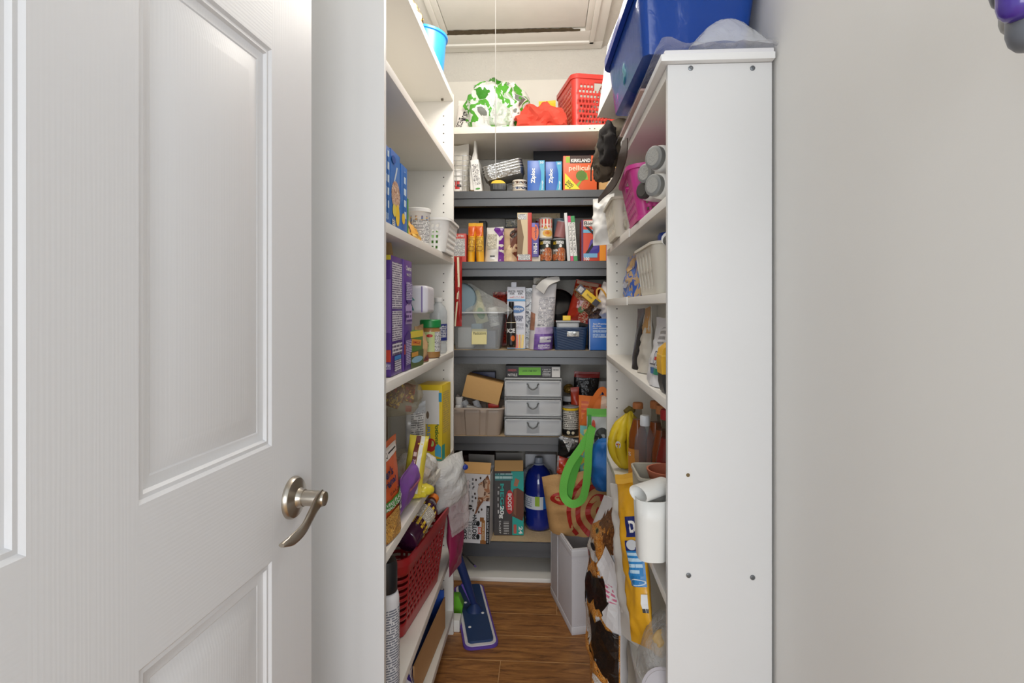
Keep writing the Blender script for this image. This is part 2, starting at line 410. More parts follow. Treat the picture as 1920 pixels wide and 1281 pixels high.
joints = {0: .9, 1: .05, 2: .62, 3: -.75, 4: -.155, 5: .75}
while y > .55:
    jx = joints.get(i, (i*.37) % .8-.3)
    segs = [(XLW, XRW)] if not XLW+.1 < jx < XRW-.1 else [(XLW, jx-.001), (jx+.001, XRW)]
    for a, b in segs:
        o = obj('plank', box(a, b, -pitch/2+.0023, pitch/2-.0023, -.0011, 0), WOOD, fl, loc=(0, y-pitch/2, 0))
        o.location.x = 0
    y -= pitch; i += 1
# wood grain differs from plank to plank through its own object coordinates
for k, o in enumerate([c for c in fl.children]):
    s = .37*k
    for v in o.data.vertices: v.co.x -= s
    o.location.x += s
# --- attic hatch in the ceiling
tm = m(243, 241, 234, .5, var=.02)
t = thing('attic_hatch', 'white framed attic hatch in the ceiling with a cracked dark seal', 'hatch', (-.13, 2.3, ZC))
ax, bx_, ay, by = -.532, .250, 2.12, 2.875           # bead lines
def hb(name, x0, x1, y0, y1, h): return obj(name, box(x0+.13, x1+.13, y0-2.3, y1-2.3, -h, -.0003, .003), tm, t)
for k in range(1):
    hb('trim_board', ax-.05, bx_+.05, by, by+.08, .018); hb('trim_board', ax-.05, bx_+.05, ay-.08, ay, .018)
    hb('trim_board', ax-.05, ax, ay, by, .018); hb('trim_board', bx_, bx_+.05, ay, by, .018)
    hb('bead', ax-.002, bx_+.002, by-.022, by+.002, .030); hb('bead', ax, bx_, ay-.002, ay+.022, .030)
    hb('bead', ax-.002, ax+.022, ay, by, .030); hb('bead', bx_-.022, bx_+.002, ay, by, .030)
    hb('inner_strip', ax+.022, bx_-.022, by-.125, by-.022, .022); hb('inner_strip', ax+.022, ax+.05, ay+.02, by-.125, .022); hb('inner_strip', bx_-.05, bx_-.022, ay+.02, by-.125, .022)
obj('hatch_panel', box(ax+.052+.13, bx_-.052+.13, ay+.022-2.3, by-.150-2.3, -.016, -.0003, .003), m(242, 240, 234, .6, bump=.05), t)
random.seed(4)
V = []; N_ = 44
for k in range(N_+1):
    f = k/N_; x = ax+.045+f*(bx_-ax-.12)+.13; yy = by-.124-2.3-.006*f; th_ = (.030-.016*f+.006*random.random())*(1 if f < .95 else .4)
    V += [(x, yy-th_, -.0175), (x, yy+.001+.004*random.random(), -.0235), (x, yy, -.014)]
obj('torn_seal', fixn((V, [q for k in range(N_) for q in ((3*k, 3*k+3, 3*k+4, 3*k+1), (3*k+1, 3*k+4, 3*k+5, 3*k+2), (3*k+2, 3*k+5, 3*k+3, 3*k))])), m(84, 72, 52, .9, bump=.6, bscale=120), t, smooth=0)
# --- pull cord of the ceiling lamp
a = PY(929, 0, 1.62); b = PY(928, 334, 1.62)
t = thing('pull_cord', 'thin white pull cord hanging down from the ceiling', 'cord', (a.x, a.y, b.z))
obj('cord', tube([(0, 0, ZC-b.z), (0, 0, .012)], .0011, 6), m(235, 232, 225, .7), t); obj('cord_end', lathe([(.0012, .014), (.0026, .008), (.0026, .001), (.001, 0)], 10), m(225, 222, 215, .5), t)
# --- back: cleat board and white top shelf over the rack
KT = PY(990, 236, 2.5).z
struct(obj('trim_1', box(XLW, XRW, YB-.018, YB, KT, PY(990, 150, YB-.018).z, .002), m(236, 232, 222, .5)), 'white board fixed to the wall above the top shelf')
t = thing('wall_shelf', 'white wooden shelf board above the grey rack', 'shelf', (-.085, 2.72, KT-.03))
obj('board', box(XLW+.085, XRW-.085*0+.085, 2.5-2.72, YB-.018-2.72, 0, .03, .0015), m(236, 229, 216, .5), t)
for px_ in (1106, 1115): p = PY(px_, 241, 2.4985); obj('nail_hole', lathe([(.0025, -.0006), (.0025, .0006)], 10), m(70, 62, 50, .9), t, loc=p-Vector((-.085, 2.72, KT-.03)), rot=(PI/2, 0, 0))
# --- white low board on the floor that the rack stands on
struct(obj('baseboard_back', box(XLW, XRW, 2.52, YB, 0, .02, .003), m(240, 238, 232, .4)), 'low white board along the floor under the rack')
# --- grey steel rack
grey = m(92, 94, 97, .36, metal=.3, var=.05); dark = m(40, 42, 46, .4, metal=.3)
ply = m(206, 180, 142, .8, bump=.3, bscale=170, var=.12, vscale=60)
KY = [357, 490, 657, 820, 1018]
K = [PY(990, q, YK).z for q in KY]; bh = [.068, .068, .064, .066, .070]
rx0, rx1, ry1 = -.52, .405, YB-.03
t = thing('steel_rack', 'dark grey steel rack with particle board decks at the end of the pantry', 'rack', (-.06, 2.74, .02))
o0 = Vector((-.06, 2.74, .02))
def rb(name, x0, x1, y0, y1, z0, z1, mt, bev=.0015, par=None): return obj(name, box(x0-o0.x, x1-o0.x, y0-o0.y, y1-o0.y, z0-o0.z, z1-o0.z, bev), mt, par or t)
for x in (rx0, rx1-.03):
    for yy in (YK+.004, ry1-.03):
        rb('post', x, x+.03, yy, yy+.028, .021, K[0]+.04, grey)
for q, (z, h) in enumerate(zip(K, bh)):
    mt = grey
    poly = [(0, 0), (0, -.006), (-.0, -h*.48), (.007, -h*.52), (.007, -h), (.02, -h), (.02, -.012), (.012, -.012), (.012, 0)]
    V, Fc = prism([(YK+p[0]-o0.y, z-.0006+p[1]-o0.z) for p in poly], 0, rx0+.028-o0.x, rx1-.028-o0.x)
    obj('front_beam', (V, Fc), mt, t, smooth=0)
    rb('back_beam', rx0+.03, rx1-.03, ry1-.02, ry1-.002, z-h, z, dark)
    rb('side_beam', rx0, rx0+.02, YK+.03, ry1-.03, z-h, z, mt); rb('side_beam', rx1-.02, rx1, YK+.03, ry1-.03, z-h, z, mt)
    rb('deck', rx0+.022, rx1-.022, YK+.0125, ry1-.021, z-.012, z-.0006, ply, .001)
D = [z+.0016 for z in K]            # resting height on the decks
# --- left and right melamine units
def unit(name, label, x0, x1, y0, y1, levels, ztop, flip, thk, hasback=True):
    cx, cy = (x0+x1)/2, (y0+y1)/2; t = thing(name, label, 'shelving', (cx, cy, 0))
    B = lambda nm, a, b, c, d, e, f, mt=mel, bev=.0008: obj(nm, box(a-cx, b-cx, c-cy, d-cy, e, f, bev), mt, t)
    B('end_panel', x0, x1, y0, y0+.016, 0, ztop, mel2); B('end_panel', x0, x1, y1-.016, y1, 0, ztop)
    bxx = (x0, x0+.006) if flip > 0 else (x1-.006, x1)
    B('back_panel', bxx[0], bxx[1], y0+.016, y1-.016, .02, ztop-.002)
    for z in levels:
        q = B('shelf', x0+(.0065 if flip > 0 else 0), x1-(.0065 if flip < 0 else 0), y0+.0162, y1-.0162, z-thk, z-.0006)
    # rows of shelf pin holes in the far end panel
    V = MB(); xx = (x1-.037 if flip > 0 else x0+.037)
    z = .14
    while z < ztop-.05:
        if all(not (l-thk-.004 < z < l+.004) for l in levels):
            V.add(lathe([(.0024, -.0004), (.0024, .0005)], 8), Matrix.Translation((xx-cx, y1-.0162-cy, z)) @ Matrix.Rotation(PI/2, 4, 'X'))
        z += .0335
    o = obj('peg_holes', V.get(), m(60, 56, 50, .9), t, smooth=0); o['kind'] = 'stuff'
    return t
S = [2.062, 1.797, 1.440, 1.085, .710, .333, .092]
UL = unit('shelf_unit', 'tall white melamine shelf unit along the left wall beside the door', XLW+.004, XL, YLN, YLF, S, 2.066, 1, .024)
R = [1.708, 1.464, 1.279, 1.075, .700, .335, .09]
UR = unit('shelf_unit', 'shorter white melamine shelf unit along the right wall with screws in its end', XR, XRW-.006, YRN, YRF, R, 1.7085, -1, .02)
ucx, ucy = (XR+XRW-.006)/2, (YRN+YRF)/2
for px_, py_ in ((1295, 128), (1411, 128), (1291, 1079), (1411, 1083)):
    p = PY(px_, py_, YRN); s = obj('screw', lathe([(.0048, 0), (.0046, .0012), (.0022, .0016), (.0018, .0008), (.0005, .0006)], 16), m(120, 124, 128, .35, metal=.8), UR, loc=p-Vector((ucx, ucy, 0)), rot=(PI/2, 0, 0))
p = PY(1290, 891, YRN); obj('empty_screw_hole', lathe([(.0036, -.0006), (.0036, .0005)], 12), m(118, 100, 70, .9), UR, loc=p-Vector((ucx, ucy, 0)), rot=(PI/2, 0, 0))
# loose edging strips on two right-hand shelves
for q, (z, y0, y1) in enumerate(((R[2], 1.56, 2.08), (R[1], 1.52, 1.9))):
    obj('edging_strip', box(XR-.004-ucx, XR-.0004-ucx, y0-ucy, y1-ucy, z-.022, z+.001, .0005), mel, UR)
# screws / smudges under the left shelves
p = PX(818, 184, XL-.06)
for zz in (S[0],): obj('shelf_pin', lathe([(.005, -.004), (.005, .002), (.003, .003)], 12), m(120, 112, 96, .5, metal=.5), UL, loc=(XL-.037-(XLW+.004+XL)/2, YLF-.045-(YLN+YLF)/2, zz-.0275))
# ================================================================ the door, open against the left wall
def door_mat():
    M = bpy.data.materials.new('embossed_white_door'); M.use_nodes = True; nt = M.node_tree; N = nt.nodes; L = nt.links; p = N['Principled BSDF']
    p.inputs['Base Color'].default_value = (lin(232), lin(233), lin(236), 1); p.inputs['Roughness'].default_value = .42
    uv = N.new('ShaderNodeUVMap'); mp = N.new('ShaderNodeMapping'); mp.inputs['Scale'].default_value = (3.0, 110, 1); L.new(uv.outputs[0], mp.inputs[0])
    n = N.new('ShaderNodeTexNoise'); n.inputs['Scale'].default_value = 1; n.inputs['Detail'].default_value = 2; n.inputs['Distortion'].default_value = .5; L.new(mp.outputs[0], n.inputs['Vector'])
    w_ = N.new('ShaderNodeMath'); w_.operation = 'MULTIPLY_ADD'; w_.inputs[1].default_value = 9; 
    sp = N.new('ShaderNodeSeparateXYZ'); L.new(mp.outputs[0], sp.inputs[0])
    L.new(n.outputs['Fac'], w_.inputs[0]); q = N.new('ShaderNodeMath'); q.operation = 'MULTIPLY'; q.inputs[1].default_value = 11; L.new(sp.outputs[1], q.inputs[0]); L.new(q.outputs[0], w_.inputs[2])
    s_ = N.new('ShaderNodeMath'); s_.operation = 'SINE'; L.new(w_.outputs[0], s_.inputs[0])
    bp = N.new('ShaderNodeBump'); bp.inputs['Strength'].default_value = .05; bp.inputs['Distance'].default_value = .0005; L.new(s_.outputs[0], bp.inputs['Height']); L.new(bp.outputs[0], p.inputs['Normal'])
    return M
DM = door_mat()
dang = math.atan(126/F)-TH; E0 = PY(584, 577, .94)
DW, DH, DT = .88, 2.04, .035
# door frame: local x along the door from free edge (0) to hinge (-DW); local -y is the visible face
drx = math.degrees(math.atan2(math.cos(dang), math.sin(dang)))
t = thing('door_1', 'open white moulded panel door with a brushed nickel lever', 'door', (E0.x, E0.y, .01), (0, 0, drx)); t['kind'] = 'structure'
# local +x points away along the door; visible (aisle) side is local -y
cols = [(-.755, -.50), (-.38, -.125)]; rows_ = [(.24, .857), (1.031, 1.63), (1.745, 1.915)]
V = []; Fc = []; UV = []
def quadgrid(x0, x1, z0, z1, y0=0., rot=False):
    n = len(V)
    for x, z in ((x0, z0), (x1, z0), (x1, z1), (x0, z1)): V.append((x, y0, z)); UV.append((z, x) if rot else (x, z))
    Fc.append((n, n+1, n+2, n+3))
xs = [-DW, cols[0][0], cols[0][1], cols[1][0], cols[1][1], 0]; zs = [0, *[q for r_ in rows_ for q in r_], DH]
for a in (0, 2, 4): quadgrid(xs[a], xs[a+1], 0, DH, rot=True)
for a in (1, 3):
    for b in range(0, 7, 2): quadgrid(xs[a], xs[a+1], zs[b], zs[b+1])
levels = [(0, 0), (.004, .0035), (.009, .003), (.012, .007), (.018, .0085), (.024, .0085), (.026, .0095), (.053, .0025), (.056, .0018)]
for x0, x1 in cols:
    for z0, z1 in rows_:
        rings = []
        for ins, dep in levels:
            if z1-z0 < .2: ins *= .8
            n = len(V); rings.append(n)
            for x, z in ((x0+ins, z0+ins), (x1-ins, z0+ins), (x1-ins, z1-ins), (x0+ins, z1-ins)): V.append((x, dep, z)); UV.append((z, x))
        for a, b in zip(rings, rings[1:]):
            for k in range(4): l = (k+1) % 4; Fc.append((a+k, a+l, b+l, b+k))
        b = rings[-1]; Fc.append((b, b+1, b+2, b+3))
n = len(V)
for x, yy, z in ((-DW, 0, 0), (0, 0, 0), (0, DT, 0), (-DW, DT, 0), (-DW, 0, DH), (0, 0, DH), (0, DT, DH), (-DW, DT, DH)): V.append((x, yy, z)); UV.append((z, x))
Fc += [(n+1, n+2, n+6, n+5), (n+2, n+3, n+7, n+6), (n+3, n, n+4, n+7), (n, n+3, n+2, n+1), (n+4, n+5, n+6, n+7)]
obj('door_leaf', (V, Fc), DM, t, smooth=25, uv=UV)
# lever handle
nick = m(186, 178, 166, .28, metal=1., var=.03)
hz = .943-.01
h = thing('lever_handle', None, None, (-.065, 0, hz)); h.parent = t; h.location = (-.065, 0, hz); h.rotation_euler = (0, 0, 0)
obj('rose', lathe([(.0335, 0), (.0335, .004), (.031, .008), (.024, .0105), (.016, .013), (.0135, .019), (.0135, .021)], 40), nick, h, rot=(PI/2, 0, 0))
obj('neck', lathe([(.0125, .019), (.0125, .052), (.0112, .056), (.006, .0575)], 30), nick, h, rot=(PI/2, 0, 0))
# lever blade: sweeps toward the hinge (-x) and down, with a flick at the end
path = spline([(.002, -.047, .002), (-.018, -.049, -.001), (-.040, -.052, -.009), (-.066, -.053, -.022), (-.090, -.050, -.028), (-.114, -.046, -.027)], 5)
hts = [.0125, .0130, .0115, .0098, .0092, .0030]; V = []; Fc = []
for i, p in enumerate(path):
    f = i/(len(path)-1)*5; a = int(min(f, 4)); hh = hts[a]+(hts[a+1]-hts[a])*(f-a)
    for k in range(12):
        q = 2*PI*k/12; V.append((p[0], p[1]+.0042*math.cos(q)-.004*(abs(math.sin(q))**2)*(1-f/5), p[2]+hh*math.sin(q)))
n = 12
for i in range(len(path)-1):
    for k in range(n): l = (k+1) % n; Fc.append((i*n+k, i*n+l, (i+1)*n+l, (i+1)*n+k))
Fc += [tuple(range(n))[::-1], tuple(range(len(V)-n, len(V)))]
obj('lever', fixn((V, Fc)), nick, h, smooth=50)
# ================================================================ vacuum on the right wall (only its underside is in view)
p = PX(1905, 22, XRW-.06)
t = thing('cordless_vacuum', 'grey and purple cordless vacuum hung high on the right wall', 'vacuum', (p.x, p.y, p.z))
pur = m(70, 45, 150, .25, coat=.5); gr = m(150, 150, 148, .35); dg = m(92, 94, 100, .3)
sc = .5/F
def knob(nm, px_, py_, X, r, ln, mt):
    c = PX(px_, py_, X)-p
    return obj(nm, lathe([(.3*r, -r*.98), (.62*r, -r*.86), (.88*r, -.55*r), (r, -.1*r), (r, ln), (.8*r, ln+.4*r), (.2*r, ln+.5*r)], 28), mt, t, loc=c)
knob('cyclone_bin', 1906, 8, XRW-.075, .0125, .10, pur); knob('bin_collar', 1893, -14, XRW-.045, .0135, .10, dg); knob('motor_body', 1905, 38, XRW-.035, .0115, .08, gr); knob('handle_grip', 1932, 58, XRW-.06, .015, .10, m(104, 108, 116, .35))
# ================================================================ palette
WH = m(240, 239, 236, .45); OFF = m(228, 222, 208, .5); BK = m(22, 22, 24, .4); INK = m(30, 30, 34, .6); RED = m(196, 42, 38, .4); ORG = m(232, 98, 34, .4)
YEL = m(246, 204, 40, .4); BLU = m(24, 104, 190, .35); NAV = m(22, 36, 92, .4); PUR = m(92, 48, 150, .35); GRN = m(70, 150, 50, .4); TAN = m(206, 168, 112, .75, bump=.1, bscale=80)
BRN = m(110, 66, 34, .5); TEAL = m(48, 168, 158, .4); PNK = m(222, 60, 150, .35); SKY = m(70, 168, 216, .4); CREAM = m(238, 226, 196, .5); GRY = m(150, 152, 156, .5)
SILV = m(196, 196, 194, .3, metal=.85, bump=.6, bscale=45); LAV = m(186, 160, 214, .4); GOLD = m(206, 150, 50, .35)
CLEAR = film(238, 240, 242, .28); FROST = film(226, 230, 234, .55, rough=.35, bump=.06)
FPW = fp((238, 238, 236), (120, 120, 124)); FPL = fp((232, 226, 206), (120, 116, 104)); FPLAV = fp((206, 196, 226), (96, 80, 140))
# ================================================================ top shelf, back wall
Y0 = 2.54
pouch('printed_bag', 'white bag with black capital lettering beside the green plastic bag', 'bag', place('b', 848, 884, 184, KT, Y0+.10, .09), m(238, 232, 226, .3),
      [('t', .28, .36, .6, .16, 'RECENT', INK, 78), ('t', .52, .55, .5, .20, 'MOST', INK, 78), ('t', .80, .50, .6, .16, 'YES,', INK, 78), ('r', .0, .35, .05, .22, ORG)], lean=.012, full=.9, tilt=(0, 4))
l, rz, dm = place('b', 874, 986, 146, KT, Y0+.03, .20)
t = thing('plastic_bag', 'crumpled clear plastic bag with green print on the top shelf', 'bag', l, (0, 0, 8))
obj('film', blob(dm[0], dm[1], dm[2]*1.08, .042, 12, 3), mottled([(60, 140, 36), (226, 230, 222), (84, 168, 50), (238, 240, 234), (126, 130, 124), (70, 150, 40)], 5, .12, .7, 1.0), t, smooth=60)
obj('clear_neck', blob(dm[0]*.42, .05, dm[2]*.62, .03, 16, 8), film(244, 246, 244, .5, bump=.6), t, smooth=60, loc=(-.0, -.085, .03))
l, rz, dm = place('b', 972, 1058, 190, KT+.001, Y0-.012, .10)
tag(obj('red_cloth', blob(dm[0], dm[1], dm[2], .034, 17, 21), m(222, 78, 60, .8, bump=.4, bscale=14), loc=l), 'crumpled coral red cloth beside the red basket', 'cloth')
pouch('yellow_packet', 'yellow packet peeking out behind the red cloth', 'packet', place('b', 1010, 1042, 186, KT, 2.72, .05), YEL, crum=.006)
l, rz, dm = place('b', 1070, 1172, 139, KT, Y0+.0, .30)
t = thing('woven_basket', 'coral red woven plastic basket with a slot handle on the top shelf', 'basket', (l.x-.028, l.y+.02, KT+.001), (0, 0, 13))
RB = m(206, 58, 48, .35)
def slot(side, i, j, n):
    if side in (0, 2) and 16 <= j <= 18 and n*.38 < i < n*.78: return True
    return side < 4 and 0 < j < 19 and (i+(j//2) % 2) % 3 != 0 and j % 2 == 1
obj('body', basket_mesh(dm[0], .30, dm[0]*.90, .25, dm[2], .03, 33, 33, 3, 22, slot), RB, t, sol=.003)
obj('rim', rim_mesh(dm[0], .30, .03, dm[2]+.004, .004, .006, .02), RB, t)
pouch('striped_packet', 'white and brown striped packet inside the red basket', 'packet', place('b', 1092, 1126, 158, KT+.03, Y0+.15, .03), mottled([(236, 230, 220), (150, 80, 60), (240, 236, 228), (120, 70, 50)], 20, .4), tilt=(0, 25), crum=.004)
# ================================================================ rack, first shelf from the top
z = D[0]; Y = YK+.03
l, rz, dm = place('b', 840, 882, 292, z, Y, .20)
t = thing('wire_basket', 'silver wire basket holding white bags on the top rack shelf', 'basket', l)
wm = m(200, 200, 200, .3, metal=.9)
for k in range(8):
    zz = dm[2]*(.06+.94*k/7); s = .82+.18*k/7
    obj('wire', tube([(p[0]*s, p[1]*s, zz) for p in rrpts(dm[0], .2, .02, 2, 3, 3)], .0016, 6, True), wm, t)
for x in (-.5, -.17, .17, .5): obj('wire', tube([(x*dm[0]*.8, -.082, .005), (x*dm[0]*.98, -.1, dm[2])], .0016, 6), wm, t)
pouch('paper_bag', 'crumpled white and cream bag standing in the wire basket', 'bag', (l+Vector((-.005, -.02, .012)), 0, (.08, .07, dm[2]*1.35)), m(228, 224, 214, .5), crum=.012, k=30)
pouch('paper_bag', 'tall folded cream paper bag behind the wire basket', 'bag', place('b', 832, 886, 272, z, Y+.12, .03), CREAM, crum=.006, lean=-.03)
t = thing('tin', 'white tin with a red and black label in the wire basket', 'tin', l+Vector((-.012, -.055, .008))); obj('can_body', lathe([(.03, 0), (.031, .004), (.031, .10), (.029, .104)], 24), WH, t)
decals(t, cylface(.031, .1), [('r', .45, .56, .1, .5, RED), ('r', .5, .6, .2, .32, BK)])
t = thing('folded_paper', 'tall pointed folded white paper standing on the top rack shelf', 'paper', PY(884, 357, Y+.02))
a = Vector((t.location.x, t.location.y, t.location.z)); 
pts = [PY(882, 356, Y)-a, PY(902, 356, Y)-a, PY(893, 285, Y+.02)-a, PY(890.5, 238, Y+.04)-a, PY(888, 285, Y+.03)-a, PY(881, 310, Y+.02)-a]
obj('paper_sheet', fixn((pts+[p+Vector((.002, .03, 0)) for p in pts], [tuple(range(6)), tuple(range(6, 12))[::-1]]+[(i, (i+1) % 6, (i+1) % 6+6, i+6) for i in range(6)])), m(232, 230, 224, .5), t, smooth=0)
carton('leaning_carton', 'narrow white carton with vertical black type leaning by the foil trays', 'box', place('b', 889, 904, 300, z, Y-.005, .12), WH, {'f': [('r', .1, .9, .2, .85, fp((230, 228, 224), (70, 66, 66), .006, 200, .5)), ('e', .5, .08, .3, .03, GRN)]}, tilt=(0, -7))
t = thing('foil_trays', 'tilted stack of ribbed foil baking trays on the top rack shelf', 'tray stack', PY(946, 330, Y), (0, -13, 0))
for k in range(4):
    obj('foil_tray', basket_mesh(.185, .17, .165, .15, .026, .02, 26, 18, 3, 3, ripple=lambda s, i, f: .008*(i % 2)), SILV, t, smooth=0, sol=.0006, loc=(0, .09, .013*k))
    obj('foil_rim', rim_mesh(.185, .17, .02, .027+.013*k, .002, .005, .003), SILV, t, loc=(0, .09, 0))
tag(obj('plastic_bag', blob(.15, .10, .05, .014, 18, 6), film(214, 220, 226, .35, bump=.6), loc=PY(960, 357, Y+.03)+Vector((0, .12, 0)), smooth=60), 'clear plastic bag crumpled under the foil trays', 'bag')
t = thing('tool_battery', 'yellow and black power tool battery on the top rack shelf', 'battery', PY(934, 357, Y-.01)+Vector((0, .03, 0)))
obj('battery_shell', bx(.075, .06, .034, .005), BK, t); obj('top_rail', prism([(-.034, .034), (.034, .034), (.024, .044), (.012, .048), (-.012, .048), (-.026, .044)], 1, -.026, .026), YEL, t)
for k in range(7): obj('rib', box(-.022+.0065*k, -.019+.0065*k, -.034, -.03, .006, .030), m(96, 98, 100, .5), t)
for k, (dz, c) in enumerate(((0, 'lower'), (.026, 'upper'))):
    t = thing('ribbon_spool', f'{c} of two stacked white tape rolls beside the blue bag boxes', 'tape roll', PY(974, 357, Y+.01)+Vector((0, .03, dz)), group='stacked tape rolls')
    obj('roll', lathe([(.033, 0), (.035, .003), (.035, .022), (.033, .025)], 30), m(226, 218, 204, .5), t)
    decals(t, cylface(.035, .025), [('r', .3, .7, .25, .7, [mottled([(220, 215, 205), (70, 90, 130), (40, 40, 44), (225, 220, 210)], 60, .4, 0), mottled([(225, 220, 205), (96, 60, 34), (60, 40, 30), (190, 200, 205)], 60, .4, 0)][k])])
for k, (x0, x1, yt, lab) in enumerate(((989, 1021, 301, 'blue sandwich bag box standing left of its twin'), (1023, 1053, 303, 'blue bag box standing against the orange wrap box'))):
    carton('bag_box', lab, 'box', place('b', x0, x1, yt, z, Y-.01, .18), m(26, 92, 182, .3), {'f': [
        ('p', [(.66, 0), (1, 0), (1, 1), (.64, 1), (.80, .6), (.80, .35)], m(50, 160, 200, .35)), ('t', .36, .5, .30, .50, 'Ziploc', WH, 90, .03), ('t', .87, .18, .12, .3, 'Storage', WH, 90), ('t', .84, .93, .2, .07, '50', WH)]}, group='blue bag boxes')
carton('wrap_box', 'orange plastic wrap box with a yellow corner and green ball print', 'box', place('b', 1056, 1119, 292, z, Y-.012, .20), m(222, 92, 38, .4), {'f': [
    ('r', .08, .20, .80, .98, m(150, 184, 50, .5)), ('r', .20, .83, .78, 1.0, m(58, 34, 24, .5)), ('t', .52, .86, .58, .10, 'KIRKLAND', WH, 0, .03),
    ('p', [(.5, .30), (.74, .30), (.70, .5), (.40, .02), (.25, .02), (.58, .35)], m(130, 176, 56, .5)), ('e', .54, .42, .16, .15, m(86, 122, 34, .5)), ('t', .53, .62, .72, .19, 'pellicule', CREAM, 0, .01),
    ('p', [(.05, .03), (.50, .03), (.05, .50)], m(238, 222, 50, .5)), ('t', .2, .19, .24, .10, '3000', INK, -45), ('t', .14, .12, .2, .06, 'pi', INK, -45)]})
carton('black_sheet_box', 'long flat black box lying across behind the orange wrap box', 'box', place('b', 1000, 1150, 276, z+.001, Y+.22, .10), m(26, 26, 30, .4), {'f': [('r', .02, .5, .55, .72, m(30, 60, 130, .4)), ('r', .7, .8, .75, .85, m(110, 30, 24, .5))]})
carton('cardboard_box', 'plain brown cardboard box at the right end of the top rack shelf', 'box', place('b', 1123, 1170, 311, z, Y+.02, .15), TAN)
# ================================================================ rack, second shelf
z = D[1]
carton('red_white_carton', 'red and white printed carton at the left end of the can shelf', 'box', place('b', 846, 874, 438, z, Y, .15), m(206, 74, 66, .4), {'f': [('r', 0, .92, .2, .82, FPW), ('t', .5, .91, .7, .08, 'NUTRI', WH)]})
ory = m(238, 176, 40, .3)
for k, (x0, x1, lab) in enumerate(((875, 889, 'orange and yellow snack pouch nearest the red and white carton'), (892, 907, 'orange and yellow snack pouch next to the purple bag'))):
    t = pouch('snack_pouch', lab, 'pouch', place('b', x0, x1, 417, z, Y-.005, .05), ory, [('r', 0, 1, .66, .92, m(222, 96, 26, .3)), ('r', .1, .95, .25, .62, fp((240, 196, 70), (150, 96, 30), .006, 180)), ('r', 0, .2, 0, .66, m(178, 60, 30, .4))], group='orange snack pouches', lean=.006*(1 if k == 0 else -1), crum=.003)
carton('black_carton', 'slim black carton behind the orange snack pouches', 'box', place('b', 898, 911, 414, z, Y+.09, .08), BK)
carton('grey_flat_box', 'pale grey box lying at the back of the can shelf', 'box', place('b', 860, 960, 428, z, Y+.16, .12), m(170, 172, 176, .5))
pouch('purple_bag', 'white and purple bag of dry goods on the can shelf', 'bag', place('b', 906, 948, 424, z, Y-.005, .09), m(226, 222, 214, .4), [('p', [(.66, 0), (1, 0), (1, .95), (.5, 1), (.42, .93), (.74, .72)], m(112, 50, 146, .25)), ('r', .1, .62, .35, .8, FPL), ('r', .3, .52, .06, .17, fp((240, 240, 240), (20, 20, 20), .05, 700))], crum=.006, taper=.25)
pouch('tan_pouch', 'tan and brown pouch with a dark spout beside the purple bag', 'pouch', place('b', 940, 975, 426, z, Y+.005, .07), m(196, 166, 130, .45), [('p', [(.45, .3), (1, .0), (1, 1), (.55, 1), (.35, .7)], m(104, 54, 34, .4)), ('e', .52, .82, .2, .12, m(50, 30, 22, .4)), ('p', [(.0, .02), (.55, .02), (.5, .45), (.35, .5)], m(222, 196, 156, .5))], crum=.007, lean=.012)
carton('black_photo_box', 'dark box with a picture strip lying behind the tan pouch', 'box', place('b', 947, 975, 410, z, Y+.12, .09), m(40, 40, 44, .4), {'f': [('r', .05, .95, .82, .98, mottled([(70, 70, 60), (160, 150, 110), (60, 66, 70), (190, 186, 170)], 70, .4, 0))]})
carton('open_red_box', 'tall narrow red and cream box standing open on the can shelf', 'box', place('b', 970, 997, 399, z, Y-.02, .12), m(190, 52, 44, .4), {'f': [('r', .0, .72, .1, 1, m(214, 196, 160, .5)), ('p', [(.0, .14), (.34, .14), (.45, .5), (.2, .9), (0, .9)], m(130, 104, 74, .5)), ('r', .05, .65, .86, .97, FPW), ('r', .06, .9, .02, .14, FPW)]})
carton('snack_box', 'small purple box with an orange blob and blue lettering by the soup can', 'box', place('b', 996, 1010, 418, z+.02, Y-.012, .09), m(80, 70, 150, .35), {'f': [('e', .5, .72, .5, .24, m(226, 110, 60, .4)), ('t', .6, .72, .34, .34, 'Bijus', NAV, -90), ('t', .55, .25, .5, .30, 'MINI', WH, -90), ('r', .0, .5, .88, 1, m(120, 120, 200, .4))]})
carton('beige_packet_box', 'low beige box holding up the purple snack box', 'box', place('b', 992, 1013, 479, z, Y-.002, .1), m(206, 198, 184, .5))
def can(name, label, x0, x1, yt, zb, Yc, body, prints, tilt=0, group=None, lid=GRY, zadd=0):
    a, b = PY(x0, yt, Yc), PY(x1, yt, Yc); r = (b.x-a.x)/2; h_ = a.z-zb
    t = thing(name, label, 'can', ((a.x+b.x)/2, Yc+r, zb), (0, tilt, 0), group)
    obj('can_body', lathe([(r*.95, 0), (r, .003), (r*.97, .006), (r*.97, h_-.006), (r, h_-.003), (r*.96, h_), (r*.92, h_-.003)], 32), body, t)
    obj('can_lid', lathe([(r*.93, h_-.0035), (r*.93, h_-.0028)], 28), lid, t); obj('can_rim', lathe([(r*.97, h_-.005), (r*1.02, h_-.004), (r*1.02, h_), (r*.95, h_+.0006)], 32, False, False), lid, t)
    decals(t, cylface(r*.975, h_-.012, .006), prints); return t
cw = m(236, 226, 204, .4)
bean = mottled([(150, 60, 30), (206, 120, 70), (120, 44, 24), (222, 150, 96), (180, 84, 44)], 95, .4, .0)
zc = PY(1020, 447, Y).z
